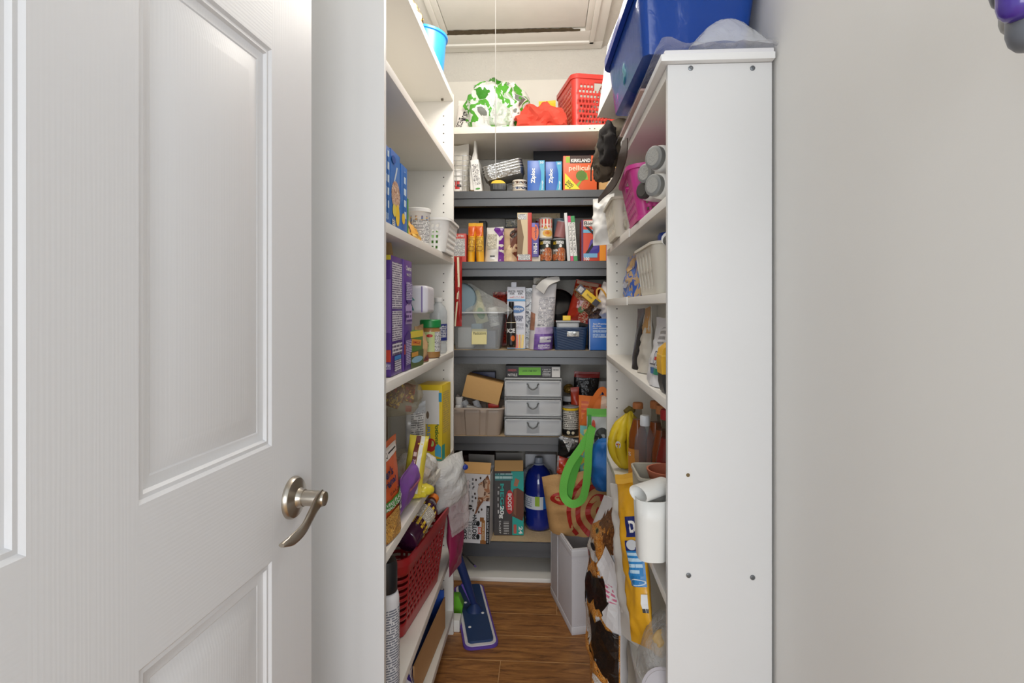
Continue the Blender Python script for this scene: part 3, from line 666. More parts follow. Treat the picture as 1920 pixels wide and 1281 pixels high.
for k, (x0, x1, lab) in enumerate(((1012, 1035.5, 'dark bean can under the red and white soup can'), (1036.5, 1061, 'dark bean can below the tilted mauve cup'))):
    can('bean_can', lab, x0, x1, 447, z, Y-.01+.002*k, m(54, 58, 50, .35), [('r', .0, 1, 0, .55, m(196, 190, 180, .4)), ('e', .56, .28, .16, .34, bean), ('e', .36, .14, .1, .16, bean), ('r', .42, .62, .78, .95, FPW), ('e', .53, .7, .035, .08, WH), ('t', .38, .84, .1, .14, 'GO', YEL), ('r', .33, .47, .42, .5, FPW)], group='bean cans')
can('soup_can', 'red and white soup can stacked on a bean can', 1010, 1036, 408, zc+.001, Y-.008, cw, [('r', 0, 1, .52, 1, m(204, 44, 34, .35)), ('t', .5, .68, .34, .2, "Campbell's", WH, 0, .0, .25), ('e', .56, .2, .13, .2, m(226, 176, 80, .4)), ('e', .54, .22, .06, .1, m(206, 120, 40, .4)), ('e', .5, .5, .04, .08, GOLD), ('r', .4, .62, .38, .44, FPW)])
can('mauve_cup', 'mauve plastic cup tilted on top of a bean can', 1038, 1060, 414, zc+.004, Y+.005, m(150, 100, 100, .4), [], tilt=12)
can('blue_rim_tin', 'pale blue topped tin behind the mauve cup', 1037, 1062, 409, z, Y+.09, m(120, 146, 160, .4), [])
can('dark_red_can', 'dark red can standing behind the soup can', 1004, 1014, 412, z, Y+.09, m(120, 30, 26, .4), [])
carton('kraft_bag_box', 'crumpled tan packet at the back above the soup can', 'packet', place('b', 997, 1050, 400, z, Y+.16, .08), m(150, 128, 96, .6), {'f': [('r', 0, 1, .9, 1, mottled([(110, 96, 70), (180, 160, 120)], 60, .5, 0))]})
for k, (x0, x1, yt, c1, c2, lab, tl) in enumerate(((1064, 1069.5, 399, m(216, 218, 218, .4), None, 'thin grey white book leaning at the left of the booklets', -4), (1070, 1075.5, 405, WH, m(206, 60, 110, .4), 'white booklet with pink ends on its spine', -4), (1076, 1083, 405, m(226, 230, 222, .4), m(60, 150, 80, .4), 'white booklet with green ends on its spine', -4))):
    pr = {'f': [('r', .12, .88, .16, .84, fp((230, 228, 224), (90, 90, 90), .006, 170, .5))]+([('r', 0, 1, 0, .11, c2), ('r', 0, 1, .86, 1, c2)] if c2 else [])} if c2 else {}
    carton('booklet', lab, 'booklet', place('b', x0, x1, yt, z, Y-.01, .14), c1, pr, tilt=(0, tl), group='leaning booklets')
carton('red_snack_box', 'red and blue snack box with the number 100 on the can shelf', 'box', place('b', 1090, 1140, 412, z, Y-.012, .12), m(206, 66, 34, .4), {'f': [
    ('r', .0, .07, 0, 1, m(80, 40, 90, .4)), ('r', .07, .85, .68, .76, m(110, 180, 214, .4)), ('p', [(.1, .12), (.55, .12), (.75, .3), (.8, .55), (.12, .14)], m(60, 50, 150, .4)), ('p', [(.22, .22), (.35, .5), (.7, .62), (.78, .5), (.6, .3)], m(86, 70, 160, .4)),
    ('p', [(.08, .12), (.2, .12), (.78, .66), (.74, .74)], BK), ('p', [(.1, .86), (.22, .86), (.66, .56), (.6, .53)], BK), ('r', .08, .66, .84, .98, m(230, 226, 220, .4)), ('t', .36, .91, .5, .10, 'Bietti', INK), ('r', .08, .6, .08, .18, m(120, 176, 214, .4)), ('t', .2, .05, .2, .08, '100', WH, 0, .03), ('r', .68, .92, .0, .42, m(238, 150, 40, .4)), ('r', .92, 1, 0, 1, m(170, 40, 110, .4))]})
# ================================================================ rack, third shelf
z = D[2]
pouch('red_packet', 'long red packet with a cream stripe hanging at the left of the rack', 'packet', (PY(859, 612, YK-.02)+Vector((0, .0, 0)), 0, (.034, .02, PY(859, 482, YK-.02).z-PY(859, 612, YK-.02).z)), m(168, 32, 28, .35), [('p', [(.0, .0), (.2, 0), (.75, .6), (.6, 1), (.3, 1), (.5, .6)], CREAM)], bot='seal', crum=.004, bend=.01)
t = thing('blue_plate_stack', 'grey blue round container on edge beside the clear tub', 'container', PY(866, 596, Y+.08)+Vector((0, .0, 0)), (0, 12, 0))
obj('drum', lathe([(.065, 0), (.075, .004), (.078, .02), (.075, .05), (.070, .055)], 40), m(128, 152, 164, .45), t, rot=(PI/2, 0, 0), loc=(-.02, 0, .088)); obj('pale_band', lathe([(.0775, .034), (.0775, .046)], 40, False, False), m(200, 210, 214, .5), t, rot=(PI/2, 0, 0), loc=(-.02, 0, .088))
l, rz, dm = place('b', 846, 941, 585, z, Y-.02, .24)
t = thing('clear_tub', 'clear plastic tub with a handwritten yellow note on the rack', 'tub', l)
tubm = film(226, 230, 232, .22, rough=.15, bump=.05)
obj('tub_body', basket_mesh(dm[0]+.012, .24, dm[0]*.88, .2, dm[2]*.98, .025, 6, 6, 5, 6), tubm, t, sol=.0015); obj('tub_rim', rim_mesh(dm[0]+.012, .24, .026, dm[2], .003, .008, .006), film(236, 238, 240, .6, bump=.0), t)
n_ = obj('sticky_note', box(-.035, .035, -.0012, 0, 0, .072), m(232, 222, 160, .6), t, loc=(.012, -.117, .024), rot=(math.radians(-8), 0, 0))
decals(n_, Face(.07, .07, lambda a, b, o: (-.035+a, -.0013-o, b)), [('t', .52, .74, .85, .2, 'Medications', INK, 2, .0)])
obj('white_papers', box(-.095, -.02, -.07, .08, .005, .10, .004), m(226, 226, 224, .5), t); obj('grey_box', box(.03, .085, -.075, .06, .004, .085, .004), m(120, 128, 146, .5), t); obj('blue_lid', box(-.03, .02, -.08, .0, .088, .118, .004), m(150, 186, 206, .4), t)
def bottle(name, label, cat, loc, prof, mat, cap=None, capm=None, lab=None, rot=(0, 0, 0), group=None, n=28, liquid=None, part='bottle_body'):
    t = thing(name, label, cat, loc, rot, group); obj(part, lathe(prof, n), mat, t, smooth=50)
    if cap: obj('cap', lathe(cap, n), capm, t)
    if liquid: obj('contents', lathe(liquid[0], n), liquid[1], t)
    if lab:
        z0, z1, rr, sp = lab; decals(t, cylface(rr, z1-z0, z0), sp)
    return t
bottle('pill_bottle', 'white pill bottle leaning in the clear tub', 'bottle', PY(927, 612, Y+.02)+Vector((0, .03, 0)), [(.022, 0), (.024, .004), (.024, .058), (.019, .066), (.019, .07)], WH, [(.0225, .068), (.0235, .07), (.0235, .088), (.021, .09)], m(244, 243, 240, .4), (.01, .055, .0243, [('r', .3, .7, .1, .9, FPW)]), rot=(0, -10, 0))
pts = [PY(878, 532, Y+.06), PY(884, 532, Y+.06), PY(915, 552, Y+.03), PY(945, 566, Y+.01), PY(963, 583, Y), PY(955, 590, Y+.01), PY(930, 586, Y+.0), PY(890, 588, Y+.0), PY(872, 585, Y+.02), PY(878, 560, Y+.05)]
c0 = PY(915, 588, Y+.05); n = len(pts); V = [p-c0 for p in pts]+[p-c0+Vector((0, .07, -.004)) for p in pts]
bm_ = fixn((V, [tuple(range(n)), tuple(range(n, 2*n))[::-1]]+[(i, (i+1) % n, (i+1) % n+n, i+n) for i in range(n)]))
o = tag(obj('plastic_bag', bm_, film(234, 236, 232, .30, bump=.5), loc=c0, smooth=0), 'translucent plastic bag pulled to a point above the clear tub', 'bag')
pouch('pale_yellow_packet', 'pale yellow packet inside the bag over the clear tub', 'packet', place('b', 893, 917, 548, z+.11, Y+.08, .02), m(226, 220, 160, .4), [('e', .6, .3, .3, .18, GRN)], bot='seal', tilt=(0, -18))
pouch('red_orange_packet', 'red net patterned packet behind the dark bottle', 'packet', place('b', 924, 962, 547, z, Y+.25, .04), mottled([(150, 30, 26), (196, 60, 40), (110, 20, 20), (206, 150, 110)], 40, .3), bot='seal')
bottle('dark_bottle', 'dark brown sauce bottle with an orange spot on the label', 'bottle', PY(958, 652, Y-.01)+Vector((0, .03, 0)), [(.020, 0), (.0225, .003), (.0225, .115), (.018, .135), (.0115, .155), (.0105, .19), (.0115, .192), (.0115, .197)], m(34, 24, 18, .12, coat=.5), [(.012, .192), (.0125, .194), (.0125, .212), (.011, .2135)], BK, (.01, .12, .0226, [('r', .3, .7, .03, .97, m(30, 24, 22, .4)), ('r', .3, .31, .03, .97, CREAM), ('r', .69, .7, .03, .97, CREAM), ('t', .5, .62, .28, .18, 'ICE', WH, 0, .04), ('e', .56, .3, .07, .12, m(214, 100, 30, .4)), ('r', .3, .7, .95, .98, CREAM)]))
carton('freezer_pops_box', 'tall pale box of freezer pops behind the dark bottle', 'box', place('b', 951, 985, 538, z, Y+.035, .08), m(224, 226, 236, .4), {'f': [
    ('t', .27, .925, .4, .035, 'FREEZER', INK), ('t', .72, .925, .36, .035, 'FREEZER', INK), ('t', .27, .885, .25, .03, 'POPS', INK), ('t', .72, .885, .25, .03, 'POPS', INK), ('r', .0, 1, .77, .80, m(80, 160, 214, .4)), ('r', .12, .95, .82, .85, fp((224, 226, 236), (200, 110, 100), .005, 180, .5)),
    ('e', .55, .64, .40, .06, m(66, 116, 176, .4)), ('t', .56, .64, .66, .06, 'Pedialyte', WH, 0, .01), ('t', .62, .51, .55, .045, 'FREEZER', NAV, 0, .03), ('t', .66, .465, .3, .04, 'POPS', NAV, 0, .03), ('r', .3, .9, .33, .41, fp((224, 226, 236), (150, 150, 160), .006)),
    ('p', [(.42, .0), (.60, .0), (.58, .23), (.44, .23)], m(232, 130, 120, .4)), ('p', [(.62, 0), (.74, 0), (.74, .23), (.64, .23)], m(240, 180, 90, .4)), ('p', [(.76, 0), (.88, 0), (.94, .23), (.8, .23)], m(242, 214, 130, .4)), ('r', 0, 1, .0, .01, m(120, 180, 220, .4))]})
obj('hang_tab', box(-.012, .012, -.0008, .0008, 0, .022, 0), m(224, 226, 236, .4), bpy.data.objects['freezer_pops_box'], loc=(-.012, -.03, place('b', 951, 985, 538, z, Y+.035, .08)[2][2]))
pouch('clear_packet', 'clear and grey packet wedged beside the white and purple bag', 'packet', place('b', 984, 1006, 540, z, Y+.06, .03), mottled([(180, 184, 190), (214, 216, 218), (120, 124, 134)], 40, .2), bot='seal')
t = pouch('twisted_bag', 'tall white bag with a purple base folded over at the top', 'bag', place('b', 990, 1036, 533, z, Y-.02, .12), m(222, 220, 222, .35), [('r', .22, 1, .0, .24, m(126, 92, 172, .35)), ('r', .24, .98, .24, .34, m(184, 166, 206, .35)), ('r', .45, .92, .11, .2, m(226, 222, 232, .4)), ('r', .32, .98, .36, .8, fp((222, 220, 222), (140, 140, 150), .006, 170)), ('p', [(0, .3), (.2, .3), (.2, .55), (0, .58)], m(170, 120, 96, .5)), ('t', .65, .065, .5, .03, 'ESSENTIAL', WH), ('t', .65, .03, .5, .02, 'CARE FORMULA', WH)], lean=.02, crum=.008, top=.02, full=.8)
V = spline([PY(1012, 545, Y), PY(1022, 532, Y-.01), PY(1034, 526, Y-.005), PY(1049, 523, Y)], 5); obj('folded_top', ribbon([p-t.location for p in V], [.05, .05, .048, .046, .044, .042, .04, .038, .036, .034, .032, .03, .028, .026, .022, .018][:len(V)], .006, (0, -1, .3)), m(214, 212, 208, .35), t, smooth=60)
pouch('black_wrapper', 'black and tan wrapper folded behind the white and purple bag', 'packet', place('b', 1000, 1036, 518, z, Y+.12, .05), mottled([(40, 36, 36), (70, 60, 56), (180, 170, 150), (50, 44, 40)], 18, .3), crum=.012)
t = thing('skillet', 'black pan with a red underside standing behind the blue basket', 'pan', PY(1046, 592, Y+.14), (0, 0, 0)); obj('pan_bowl', lathe([(.02, .04), (.06, .035), (.082, .012), (.085, 0), (.081, .002), (.058, .03), (.02, .034)], 40), m(20, 20, 22, .25), t, rot=(math.radians(68), 0, 0), loc=(0, 0, .05)); obj('red_base', lathe([(.0845, .004), (.0835, .010), (.0838, .010), (.0848, .004)], 40, False, False), RED, t, rot=(math.radians(68), 0, 0), loc=(0, -.0008, .0495))
l, rz, dm = place('b', 1038, 1101, 614, z, Y-.02, .20)
t = thing('rattan_basket', 'navy blue rippled plastic basket with a silver label on the rack', 'basket', l)
obj('body', basket_mesh(dm[0], .2, dm[0]*.90, .17, dm[2], .014, 16, 16, 4, 26, ripple=lambda s, i, f: .012*math.sin(f*56+i*1.2)), m(30, 58, 96, .35), t, sol=.002, smooth=60); obj('rim', rim_mesh(dm[0], .2, .014, dm[2], .003, .003, .005), m(34, 62, 100, .35), t)
lb = obj('label_plate', box(-.028, .028, -.002, 0, 0, .024, .0008), m(206, 208, 206, .25, metal=.5, bump=.5), t, loc=(.012, -.102, dm[2]-.042), rot=(math.radians(8), 0, 0)); decals(lb, Face(.056, .024, lambda a, b, o: (-.028+a, -.002-o, b)), [('e', .3, .5, .2, .34, m(232, 234, 234, .3)), ('t', .55, .5, .4, .4, 'Wilt', GRY, 0, 0, .2)])
l2 = l+Vector((-.01, .0, .03)); t = thing('clear_container', 'clear lidded container standing inside the navy basket', 'container', l2); obj('container_body', basket_mesh(.105, .15, .09, .13, dm[2]-.01, .012, 4, 4, 4, 3), FROST, t, sol=.0015); obj('container_lid', bx(.112, .16, .008, .003, dm[2]-.008), FROST, t); obj('white_contents', bx(.08, .12, .06, .006, dm[2]-.075), m(232, 230, 224, .5), t)
carton('mustard_box', 'small yellow box lying on the clear container', 'box', (l2+Vector((-.005, -.04, dm[2]+.001)), 0, (.036, .03, .022)), YEL)
l, rz, dm = place('b', 1059, 1113, 532, z+.112, Y+.05, .05)
pouch('photo_pouch', 'glossy red pouch printed with snack pictures slumped behind the navy basket', 'pouch', (l, 0, (dm[0]*.9, .05, dm[2])), m(160, 44, 28, .2), [('e', .4, .72, .4, .2, mottled([(170, 120, 80), (206, 160, 120), (110, 60, 40), (150, 90, 60)], 60, .3, 0)), ('e', .7, .38, .28, .22, mottled([(196, 70, 40), (226, 196, 160), (180, 50, 30), (230, 150, 90)], 60, .3, 0)), ('e', .62, .12, .2, .12, mottled([(214, 180, 150), (190, 60, 40), (226, 210, 190)], 60, .3, 0)), ('e', .45, .3, .12, .08, m(80, 120, 60, .4)), ('r', .05, .9, .9, .98, m(196, 160, 140, .3))], bot='seal', tilt=(0, 14), top=.05, crum=.006)
l = PY(1098, 560, Y-.03); t = thing('yellow_box', 'yellow and black box tilted on top of the red pouch', 'box', l+Vector((0, .04, .0)), (0, 40, 0)); obj('carton', box(-.062, .062, -.04, .04, 0, .036, .001), m(226, 186, 30, .4), t); decals(t, boxface(.124, .08, .036, 'f'), [('r', 0, .3, 0, 1, m(60, 56, 70, .4)), ('r', .06, .24, .15, .8, FPW), ('r', .78, 1, 0, .8, m(44, 40, 50, .4)), ('t', .56, .5, .26, .3, 'Simply', m(120, 96, 30, .5))])
pouch('white_sack', 'crumpled white bag at the right end of the third rack shelf', 'bag', place('b', 1108, 1160, 540, z+.115, Y-.01, .07), m(222, 216, 214, .5), crum=.015, tilt=(0, 20), k=26, bot='seal')
t = thing('yellow_strap', 'yellow webbing loop by the crumpled white bag', 'strap', PY(1126, 560, Y-.03)); obj('webbing', ribbon([p-t.location for p in spline([PY(1120, 562, Y-.03), PY(1119, 545, Y-.03), PY(1126, 541, Y-.03), PY(1134, 550, Y-.03), PY(1140, 562, Y-.03)], 5)], .008, .003, (0, -1, 0)), GOLD, t)
tag(obj('mesh_bag', blob(.10, .10, .10, .03, 24, 31), mottled([(40, 30, 28), (110, 80, 60), (30, 24, 24), (84, 56, 40)], 50, .4), loc=PY(1124, 600, Y+.02)+Vector((0, .05, 0))), 'dark net bag bunched above the blue box', 'bag')
carton('blue_box', 'bright blue box with rows of white type at the end of the third rack shelf', 'box', place('b', 1105, 1160, 598, z, Y-.02, .10), m(22, 104, 196, .35), {'f': [('t', .38, .84, .5, .05, 'Sacs Premium', WH), ('t', .26, .77, .3, .05, 'de choix', WH), ('r', .12, .7, .68, .73, fp((22, 104, 196), (220, 230, 240), .006, 160)), ('r', .12, .7, .55, .66, fp((22, 104, 196), (190, 210, 236), .009, 200)), ('r', .12, .7, .40, .50, fp((22, 104, 196), (190, 210, 236), .009, 200)), ('r', 0, .02, 0, 1, WH)]})
# ================================================================ rack, fourth shelf
z = D[3]
l, rz, dm = place('b', 830, 944, 766, z, Y-.03, .24)
t = thing('beige_tub', 'taupe ribbed plastic tub full of oddments on the rack', 'tub', l); bm2 = m(176, 158, 142, .45)
obj('body', basket_mesh(dm[0], .24, dm[0]*.86, .2, dm[2], .03, 24, 24, 4, 5, ripple=lambda s, i, f: (-.07 if (i // 4) % 3 == 1 and s < 4 else 0)), bm2, t, sol=.002, smooth=30); obj('rim', rim_mesh(dm[0], .24, .032, dm[2]+.002, .003, .008, .006), m(190, 174, 160, .45), t)
for k, (px_, py_, r, hh, mt, lab, tl) in enumerate(((860, 760, .019, .03, WH, 'white screw lid bottle at the left of the taupe tub', 0), (880, 754, .018, .02, m(206, 208, 210, .4), 'white cap jar under the cardboard box in the taupe tub', 30), (899, 756, .017, .02, m(200, 202, 206, .4), 'grey white capped jar beside the red lid in the taupe tub', 22))):
    p = PY(px_, py_, Y+.03); bottle('capped_jar', lab, 'jar', (p.x, p.y+.02, z+dm[2]-.03), [(r, 0), (r, .03), (r*.8, .036)], mt, [(r*.9, .036), (r*.95, .038), (r*.95, .038+hh), (r*.85, .04+hh)], mt, rot=(0, -tl, 0))
tag(obj('red_plastic_cover', bx(.05, .04, .022, .004), m(206, 50, 34, .4), loc=PY(925, 766, Y+.01)+Vector((0, .03, 0)), rot=(0, math.radians(-4), 0)), 'red plastic cover lying in the taupe tub', 'cover')
tag(obj('grey_lever_arm', box(-.06, .06, -.01, .01, -.009, .009, .003), m(110, 104, 100, .5), loc=PY(874, 756, Y+.05), rot=(0, math.radians(38), 0)), 'dark grey bar lying slanted in the taupe tub', 'bar')
tag(obj('torn_card', bx(.06, .03, .012, .002), m(228, 224, 216, .6), loc=PY(885, 766, Y-.0)+Vector((0, .03, -.006)), rot=(0, math.radians(12), 0)), 'torn white card piece lying on the rim of the taupe tub', 'card')
p = PY(866, 743, Y-.01); p1 = PY(934, 760, Y-.01); q = PY(873, 702, Y-.01); ang = math.degrees(math.atan2(p.z-p1.z, p1.x-p.x))
t = thing('kraft_box', 'plain kraft cardboard box tilted on top of the taupe tub', 'box', (p+p1)/2+Vector((0, .06, 0)), (0, ang, 0)); obj('carton', bx((p1-p).length, .12, (q-p).length*.98, .0015), m(208, 164, 104, .75, bump=.08), t)
carton('navy_box', 'dark navy box behind the tilted kraft box', 'box', place('b', 884, 928, 698, z, Y+.215, .07), m(28, 34, 90, .4), {'f': [('r', .3, .7, .86, .95, m(60, 66, 140, .4))]})
# three drawer tower
l, rz, dm = place('b', 946, 1053, 709, z, Y-.01, .24)
t = thing('drawer_tower', 'three drawer translucent plastic tower in the middle of the rack', 'drawers', l); fm = m(196, 198, 198, .35); hd = dm[2]/3
obj('frame', fixn(basket_mesh(dm[0], .24, dm[0], .24, .001, .006, 2, 2, 2, 1)), fm, t)
for k in range(3):
    z0 = k*hd
    obj('frame_shelf', bx(dm[0], .24, .008, .002, z0+hd-.008), film(206, 208, 208, .7, rough=.3, bump=0), t); 
    for s in (-1, 1): obj('frame_side', box(s*dm[0]/2-.002, s*dm[0]/2+.002, -.10, .12, z0, z0+hd-.008), film(206, 208, 208, .6, rough=.3, bump=0), t)
    dr = obj('drawer', fixn((lambda w_, h_: MB().add(box(-w_/2, w_/2, -.122, -.119, z0+.004, z0+hd-.011, .001)).add(box(-w_/2, -w_/2+.006, -.128, -.119, z0+.004, z0+hd-.011, .001)).add(box(w_/2-.006, w_/2, -.128, -.119, z0+.004, z0+hd-.011, .001)).add(box(-w_/2, w_/2, -.128, -.119, z0+.004, z0+.012, .001)).add(box(-w_/2, w_/2, -.128, -.119, z0+hd-.018, z0+hd-.011, .001)).add(box(-w_/2+.006, w_/2-.006, -.119, .1, z0+.006, z0+.008)).get())(dm[0]-.006, hd)), film(228, 230, 232, .66, rough=.3, bump=.03), t)
    obj('handle_plate', box(-.029, .029, -.1235, -.122, z0+.010, z0+hd-.020, .0004), m(178, 181, 184, .4), dr)
    obj('handle', tube(spline([(-.027, -.124, z0+hd-.028), (-.022, -.130, z0+hd-.029), (-.018, -.134, z0+hd-.042), (0, -.136, z0+hd-.052), (.018, -.134, z0+hd-.042), (.022, -.130, z0+hd-.029), (.027, -.124, z0+hd-.028)], 4), .0030, 8), m(104, 106, 106, .35), dr)
    if k == 1: obj('orange_contents', bx(.035, .05, .03, .003, z0+.012), m(226, 140, 100, .5), t, loc=(.075, -.07, 0))
    else: obj('grey_contents', bx(.16, .14, .035, .006, z0+.010), m(150, 152, 158, .5), t, loc=(-.03 if k == 2 else .01, .0, 0))
carton('glove_box', 'flat dark box with a lime green sticker on the drawer tower', 'box', (l+Vector((0, .0, dm[2]+.0005)), 0, (dm[0]*.97, .22, PY(1000, 686, Y).z-z-dm[2])), m(50, 50, 54, .45), {'f': [('r', .24, .64, .22, .86, m(120, 196, 60, .5)), ('t', .44, .55, .26, .16, 'LOOK AT ME FIRST', m(40, 90, 30, .5)), ('t', .13, .22, .17, .22, 'NITRILE', m(220, 218, 218, .5)), ('t', .12, .62, .15, .2, 'HORIZON', m(214, 90, 90, .5)), ('r', .67, .82, .12, .8, fp((50, 50, 54), (190, 190, 190), .008, 200)), ('r', .84, .99, .06, .9, m(226, 224, 220, .5)), ('r', .86, .97, .2, .72, fp((226, 224, 220), (70, 70, 70), .08, 700, .5))]})
can('formula_can', 'tall printed can with a yellow rim in front of a dark jar', 1055, 1086, 764, z, Y-.01, m(70, 62, 50, .4), [('r', .3, .62, .2, .9, fp((228, 224, 214), (110, 106, 98), .009, 200)), ('r', .62, .72, .2, .9, fp((206, 196, 180), (90, 80, 70), .009, 200)), ('r', 0, 1, .92, 1, YEL), ('r', 0, 1, 0, .18, BK), ('e', .45, .09, .035, .07, CREAM), ('e', .54, .08, .03, .06, CREAM)])
bottle('dark_jar', 'dark jar with a grey lid behind the tall printed can', 'jar', PY(1068, 764, Y+.09)+Vector((0, .03, z-PY(1068, 764, Y+.09).z)), [(.03, 0), (.032, .004), (.032, .135), (.024, .145)], m(30, 26, 28, .2), [(.032, .143), (.033, .145), (.033, .165), (.03, .168)], m(176, 178, 178, .4))
tag(obj('gold_packets', blob(.045, .05, .04, .01, 30, 12), m(150, 116, 50, .35, metal=.4, bump=.5), loc=(PY(1068, 745, Y+.16).x, Y+.2, z+.17)), 'gold foil packet on top of the dark jar', 'packet')
pouch('black_red_bag', 'black bag with a flared red rim at the back of the fourth shelf', 'bag', (lambda q: (q[0], 0, (q[2][0], .07, q[2][2])))(place('b', 1074, 1114, 700, z, Y+.10, .06)), m(24, 22, 24, .2, bump=.5, bscale=60), [('r', .0, 1, .90, 1, m(140, 34, 28, .35)), ('r', .15, .85, .38, .58, fp((70, 72, 76), (140, 142, 146), .006, 180)), ('r', .2, .8, .2, .34, m(160, 162, 170, .4))], taper=-.22, top=.02, tilt=(0, 4), crum=.006)
pouch('red_pouch', 'narrow dark orange red pouch leaning beside the tall printed can', 'pouch', place('b', 1073, 1089, 728, z, Y+.06, .05), m(176, 54, 26, .35), crum=.006, tilt=(0, -2))
bottle('white_jar', 'white jar with a blue label at the right end of the fourth shelf', 'jar', (PY(1130, 735, Y+.2).x, Y+.245, z), [(.05, 0), (.052, .004), (.052, .19), (.046, .198)], m(228, 228, 228, .4), [(.052, .198), (.053, .2), (.053, .225), (.05, .229)], m(232, 232, 232, .4), (.1, .18, .0523, [('r', 0, 1, .35, .95, m(40, 70, 150, .4)), ('r', 0, 1, 0, .35, m(170, 36, 32, .4))]))
# ================================================================ rack, lowest shelf
z = D[4]
def openbox(name, label, x0, x1, yt, zb, Yf, d, mat, prints, tilt, drz=0, flap=.06, flapang=60):
    l, rz, (w_, d_, h_) = place('b', x0, x1, yt, zb, Yf, d); t = thing(name, label, 'box', l, (tilt[0], tilt[1], drz)); kr = m(206, 160, 100, .75); wall = .003
    obj('front_panel', box(-w_/2, w_/2, -d_/2, -d_/2+wall, 0, h_), mat, t); obj('back_panel', box(-w_/2, w_/2, d_/2-wall, d_/2, 0, h_), mat, t)
    for s in (-1, 1): obj('side_panel', box(s*w_/2-(wall if s > 0 else 0), s*w_/2+(wall if s < 0 else 0), -d_/2+wall, d_/2-wall, 0, h_), mat, t)
    obj('base_panel', box(-w_/2+wall, w_/2-wall, -d_/2+wall, d_/2-wall, .0, wall), kr, t)
    obj('front_flap', box(-w_/2+.002, w_/2-.002, -wall, 0, 0, flap), kr, t, loc=(0, -d_/2+wall, h_), rot=(math.radians(-flapang), 0, 0)); obj('back_flap', box(-w_/2+.002, w_/2-.002, 0, wall, 0, flap), m(150, 146, 142, .6), t, loc=(0, d_/2-wall, h_), rot=(math.radians(12), 0, 0))
    decals(t, boxface(w_, d_, h_, 'f'), prints); return t
splash = mottled([(120, 70, 40), (170, 112, 76), (206, 176, 150), (90, 50, 30), (150, 96, 64)], 26, .4, 0)
cw2 = m(226, 224, 226, .45)
t = openbox('coffee_box', 'open white protein coffee carton with a splash of coffee on the low shelf', 866, 919, 889, z+.001, Y-.055, .15, cw2, [
    ('r', .88, 1, 0, .55, BK), ('t', .94, .27, .05, .5, 'KETO SUPER COFFEE', cw2, 90, .0), ('t', .14, .18, .13, .26, 'SUPER', INK, 90, .03), ('t', .30, .19, .13, .26, 'COFFEE', m(90, 90, 92, .5), 90, .0), ('t', .47, .24, .16, .36, 'PROTEIN+', INK, 90, .03), ('r', .72, .84, .03, .34, m(176, 120, 56, .5)), ('r', .68, .88, .0, .05, m(150, 96, 44, .5)), ('r', .66, .80, .32, .38, m(150, 96, 44, .5)), ('t', .78, .18, .05, .24, 'SWEET BEANS', CREAM, 90, .0),
    ('r', .60, .72, .14, .24, m(196, 60, 44, .5)), ('t', .66, .19, .08, .07, '20G', WH, 90, .03), ('e', .6, .29, .06, .04, BK), ('e', .6, .10, .06, .04, BK),
    ('p', [(.52, .48), (.58, .5), (.78, .62), (1, .62), (1, .9), (.92, 1), (.84, .86), (.72, .90), (.58, .86), (.64, .76), (.58, .68), (.66, .60)], splash), ('e', .68, .76, .12, .09, m(214, 190, 172, .4)), ('p', [(.46, .42), (.54, .44), (.70, .60), (.64, .62)], m(130, 80, 50, .5)), ('e', .30, .52, .09, .035, BK), ('r', .2, .42, .515, .525, cw2)] +
    [('e', a, b, .03, .018, m(60, 38, 26, .5)) for a, b in ((.5, .92), (.42, .82), (.47, .72), (.66, .95), (.42, .48), (.62, .46), (.72, .5), (.5, .66))] + [('r', .18, .3, .6, .9, fp((226, 224, 226), (150, 150, 154), .03, 60)), ('r', .36, .42, .6, .95, fp((226, 224, 226), (120, 120, 124), .02, 120))], (0, 1.0), drz=-3, flap=.055, flapang=40)
openbox('shake_box', 'open teal and charcoal shake carton with red oval logo', 925, 980, 884, z+.001, Y+.045, .16, m(66, 62, 62, .45), [
    ('p', [(.62, .0), (1, 0), (1, 1), (.58, 1), (.56, .62), (.62, .3)], m(36, 170, 158, .4)), ('p', [(.60, .30), (.97, .22), (1, .30), (1, .68), (.8, .74), (.66, .72), (.58, .6), (.58, .4)], m(104, 58, 38, .4)), ('p', [(.66, .34), (.74, .30), (.76, .72), (.68, .72)], m(140, 88, 62, .4)),
    ('e', .53, .52, .145, .19, m(196, 40, 44, .35)), ('t', .53, .52, .13, .27, 'BOOST', WH, -90, .03), ('t', .27, .58, .13, .46, 'MEGA', TEAL, -90, .03), ('t', .25, .36, .17, .20, '20g', WH, -90, .03), ('r', .12, .17, .3, .76, fp((66, 62, 62), (206, 204, 202), .03, 60)), ('t', .2, .13, .06, .2, '24x237', WH, -90, .0), ('r', .32, .5, .02, .22, fp((66, 62, 62), (170, 168, 166), .012, 100)),
    ('p', [(.66, .78), (.78, .76), (.86, .86), (.72, .90)], m(176, 116, 86, .4)), ('t', .90, .08, .13, .12, '24', WH, -90, .03), ('r', .66, .76, .03, .17, m(196, 90, 80, .4)), ('r', .03, .62, .86, .97, fp((50, 120, 120), (180, 214, 210), .02, 90))], (0, 0), drz=3, flap=.05, flapang=28)
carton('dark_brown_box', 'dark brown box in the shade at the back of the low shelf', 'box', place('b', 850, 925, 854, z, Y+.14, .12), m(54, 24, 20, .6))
tag(obj('twist_ties', tube(spline([(0, 0, 0), (.01, -.01, .03), (.015, 0, .055), (.005, .01, .05), (-.008, 0, .02), (.012, -.004, .045)], 6), .0024, 6), BK, loc=PY(866, 893, Y-.05)), 'bunch of black twisted cord beside the coffee carton flap', 'cord')
jug = m(24, 44, 140, .08, coat=.6)
YJ = Y+.10; p = PY(1010, 992, YJ); a = PY(983, 940, YJ); b = PY(1037, 940, YJ); r = (b.x-a.x)/2; H = PY(1010, 859, YJ+.04).z-z
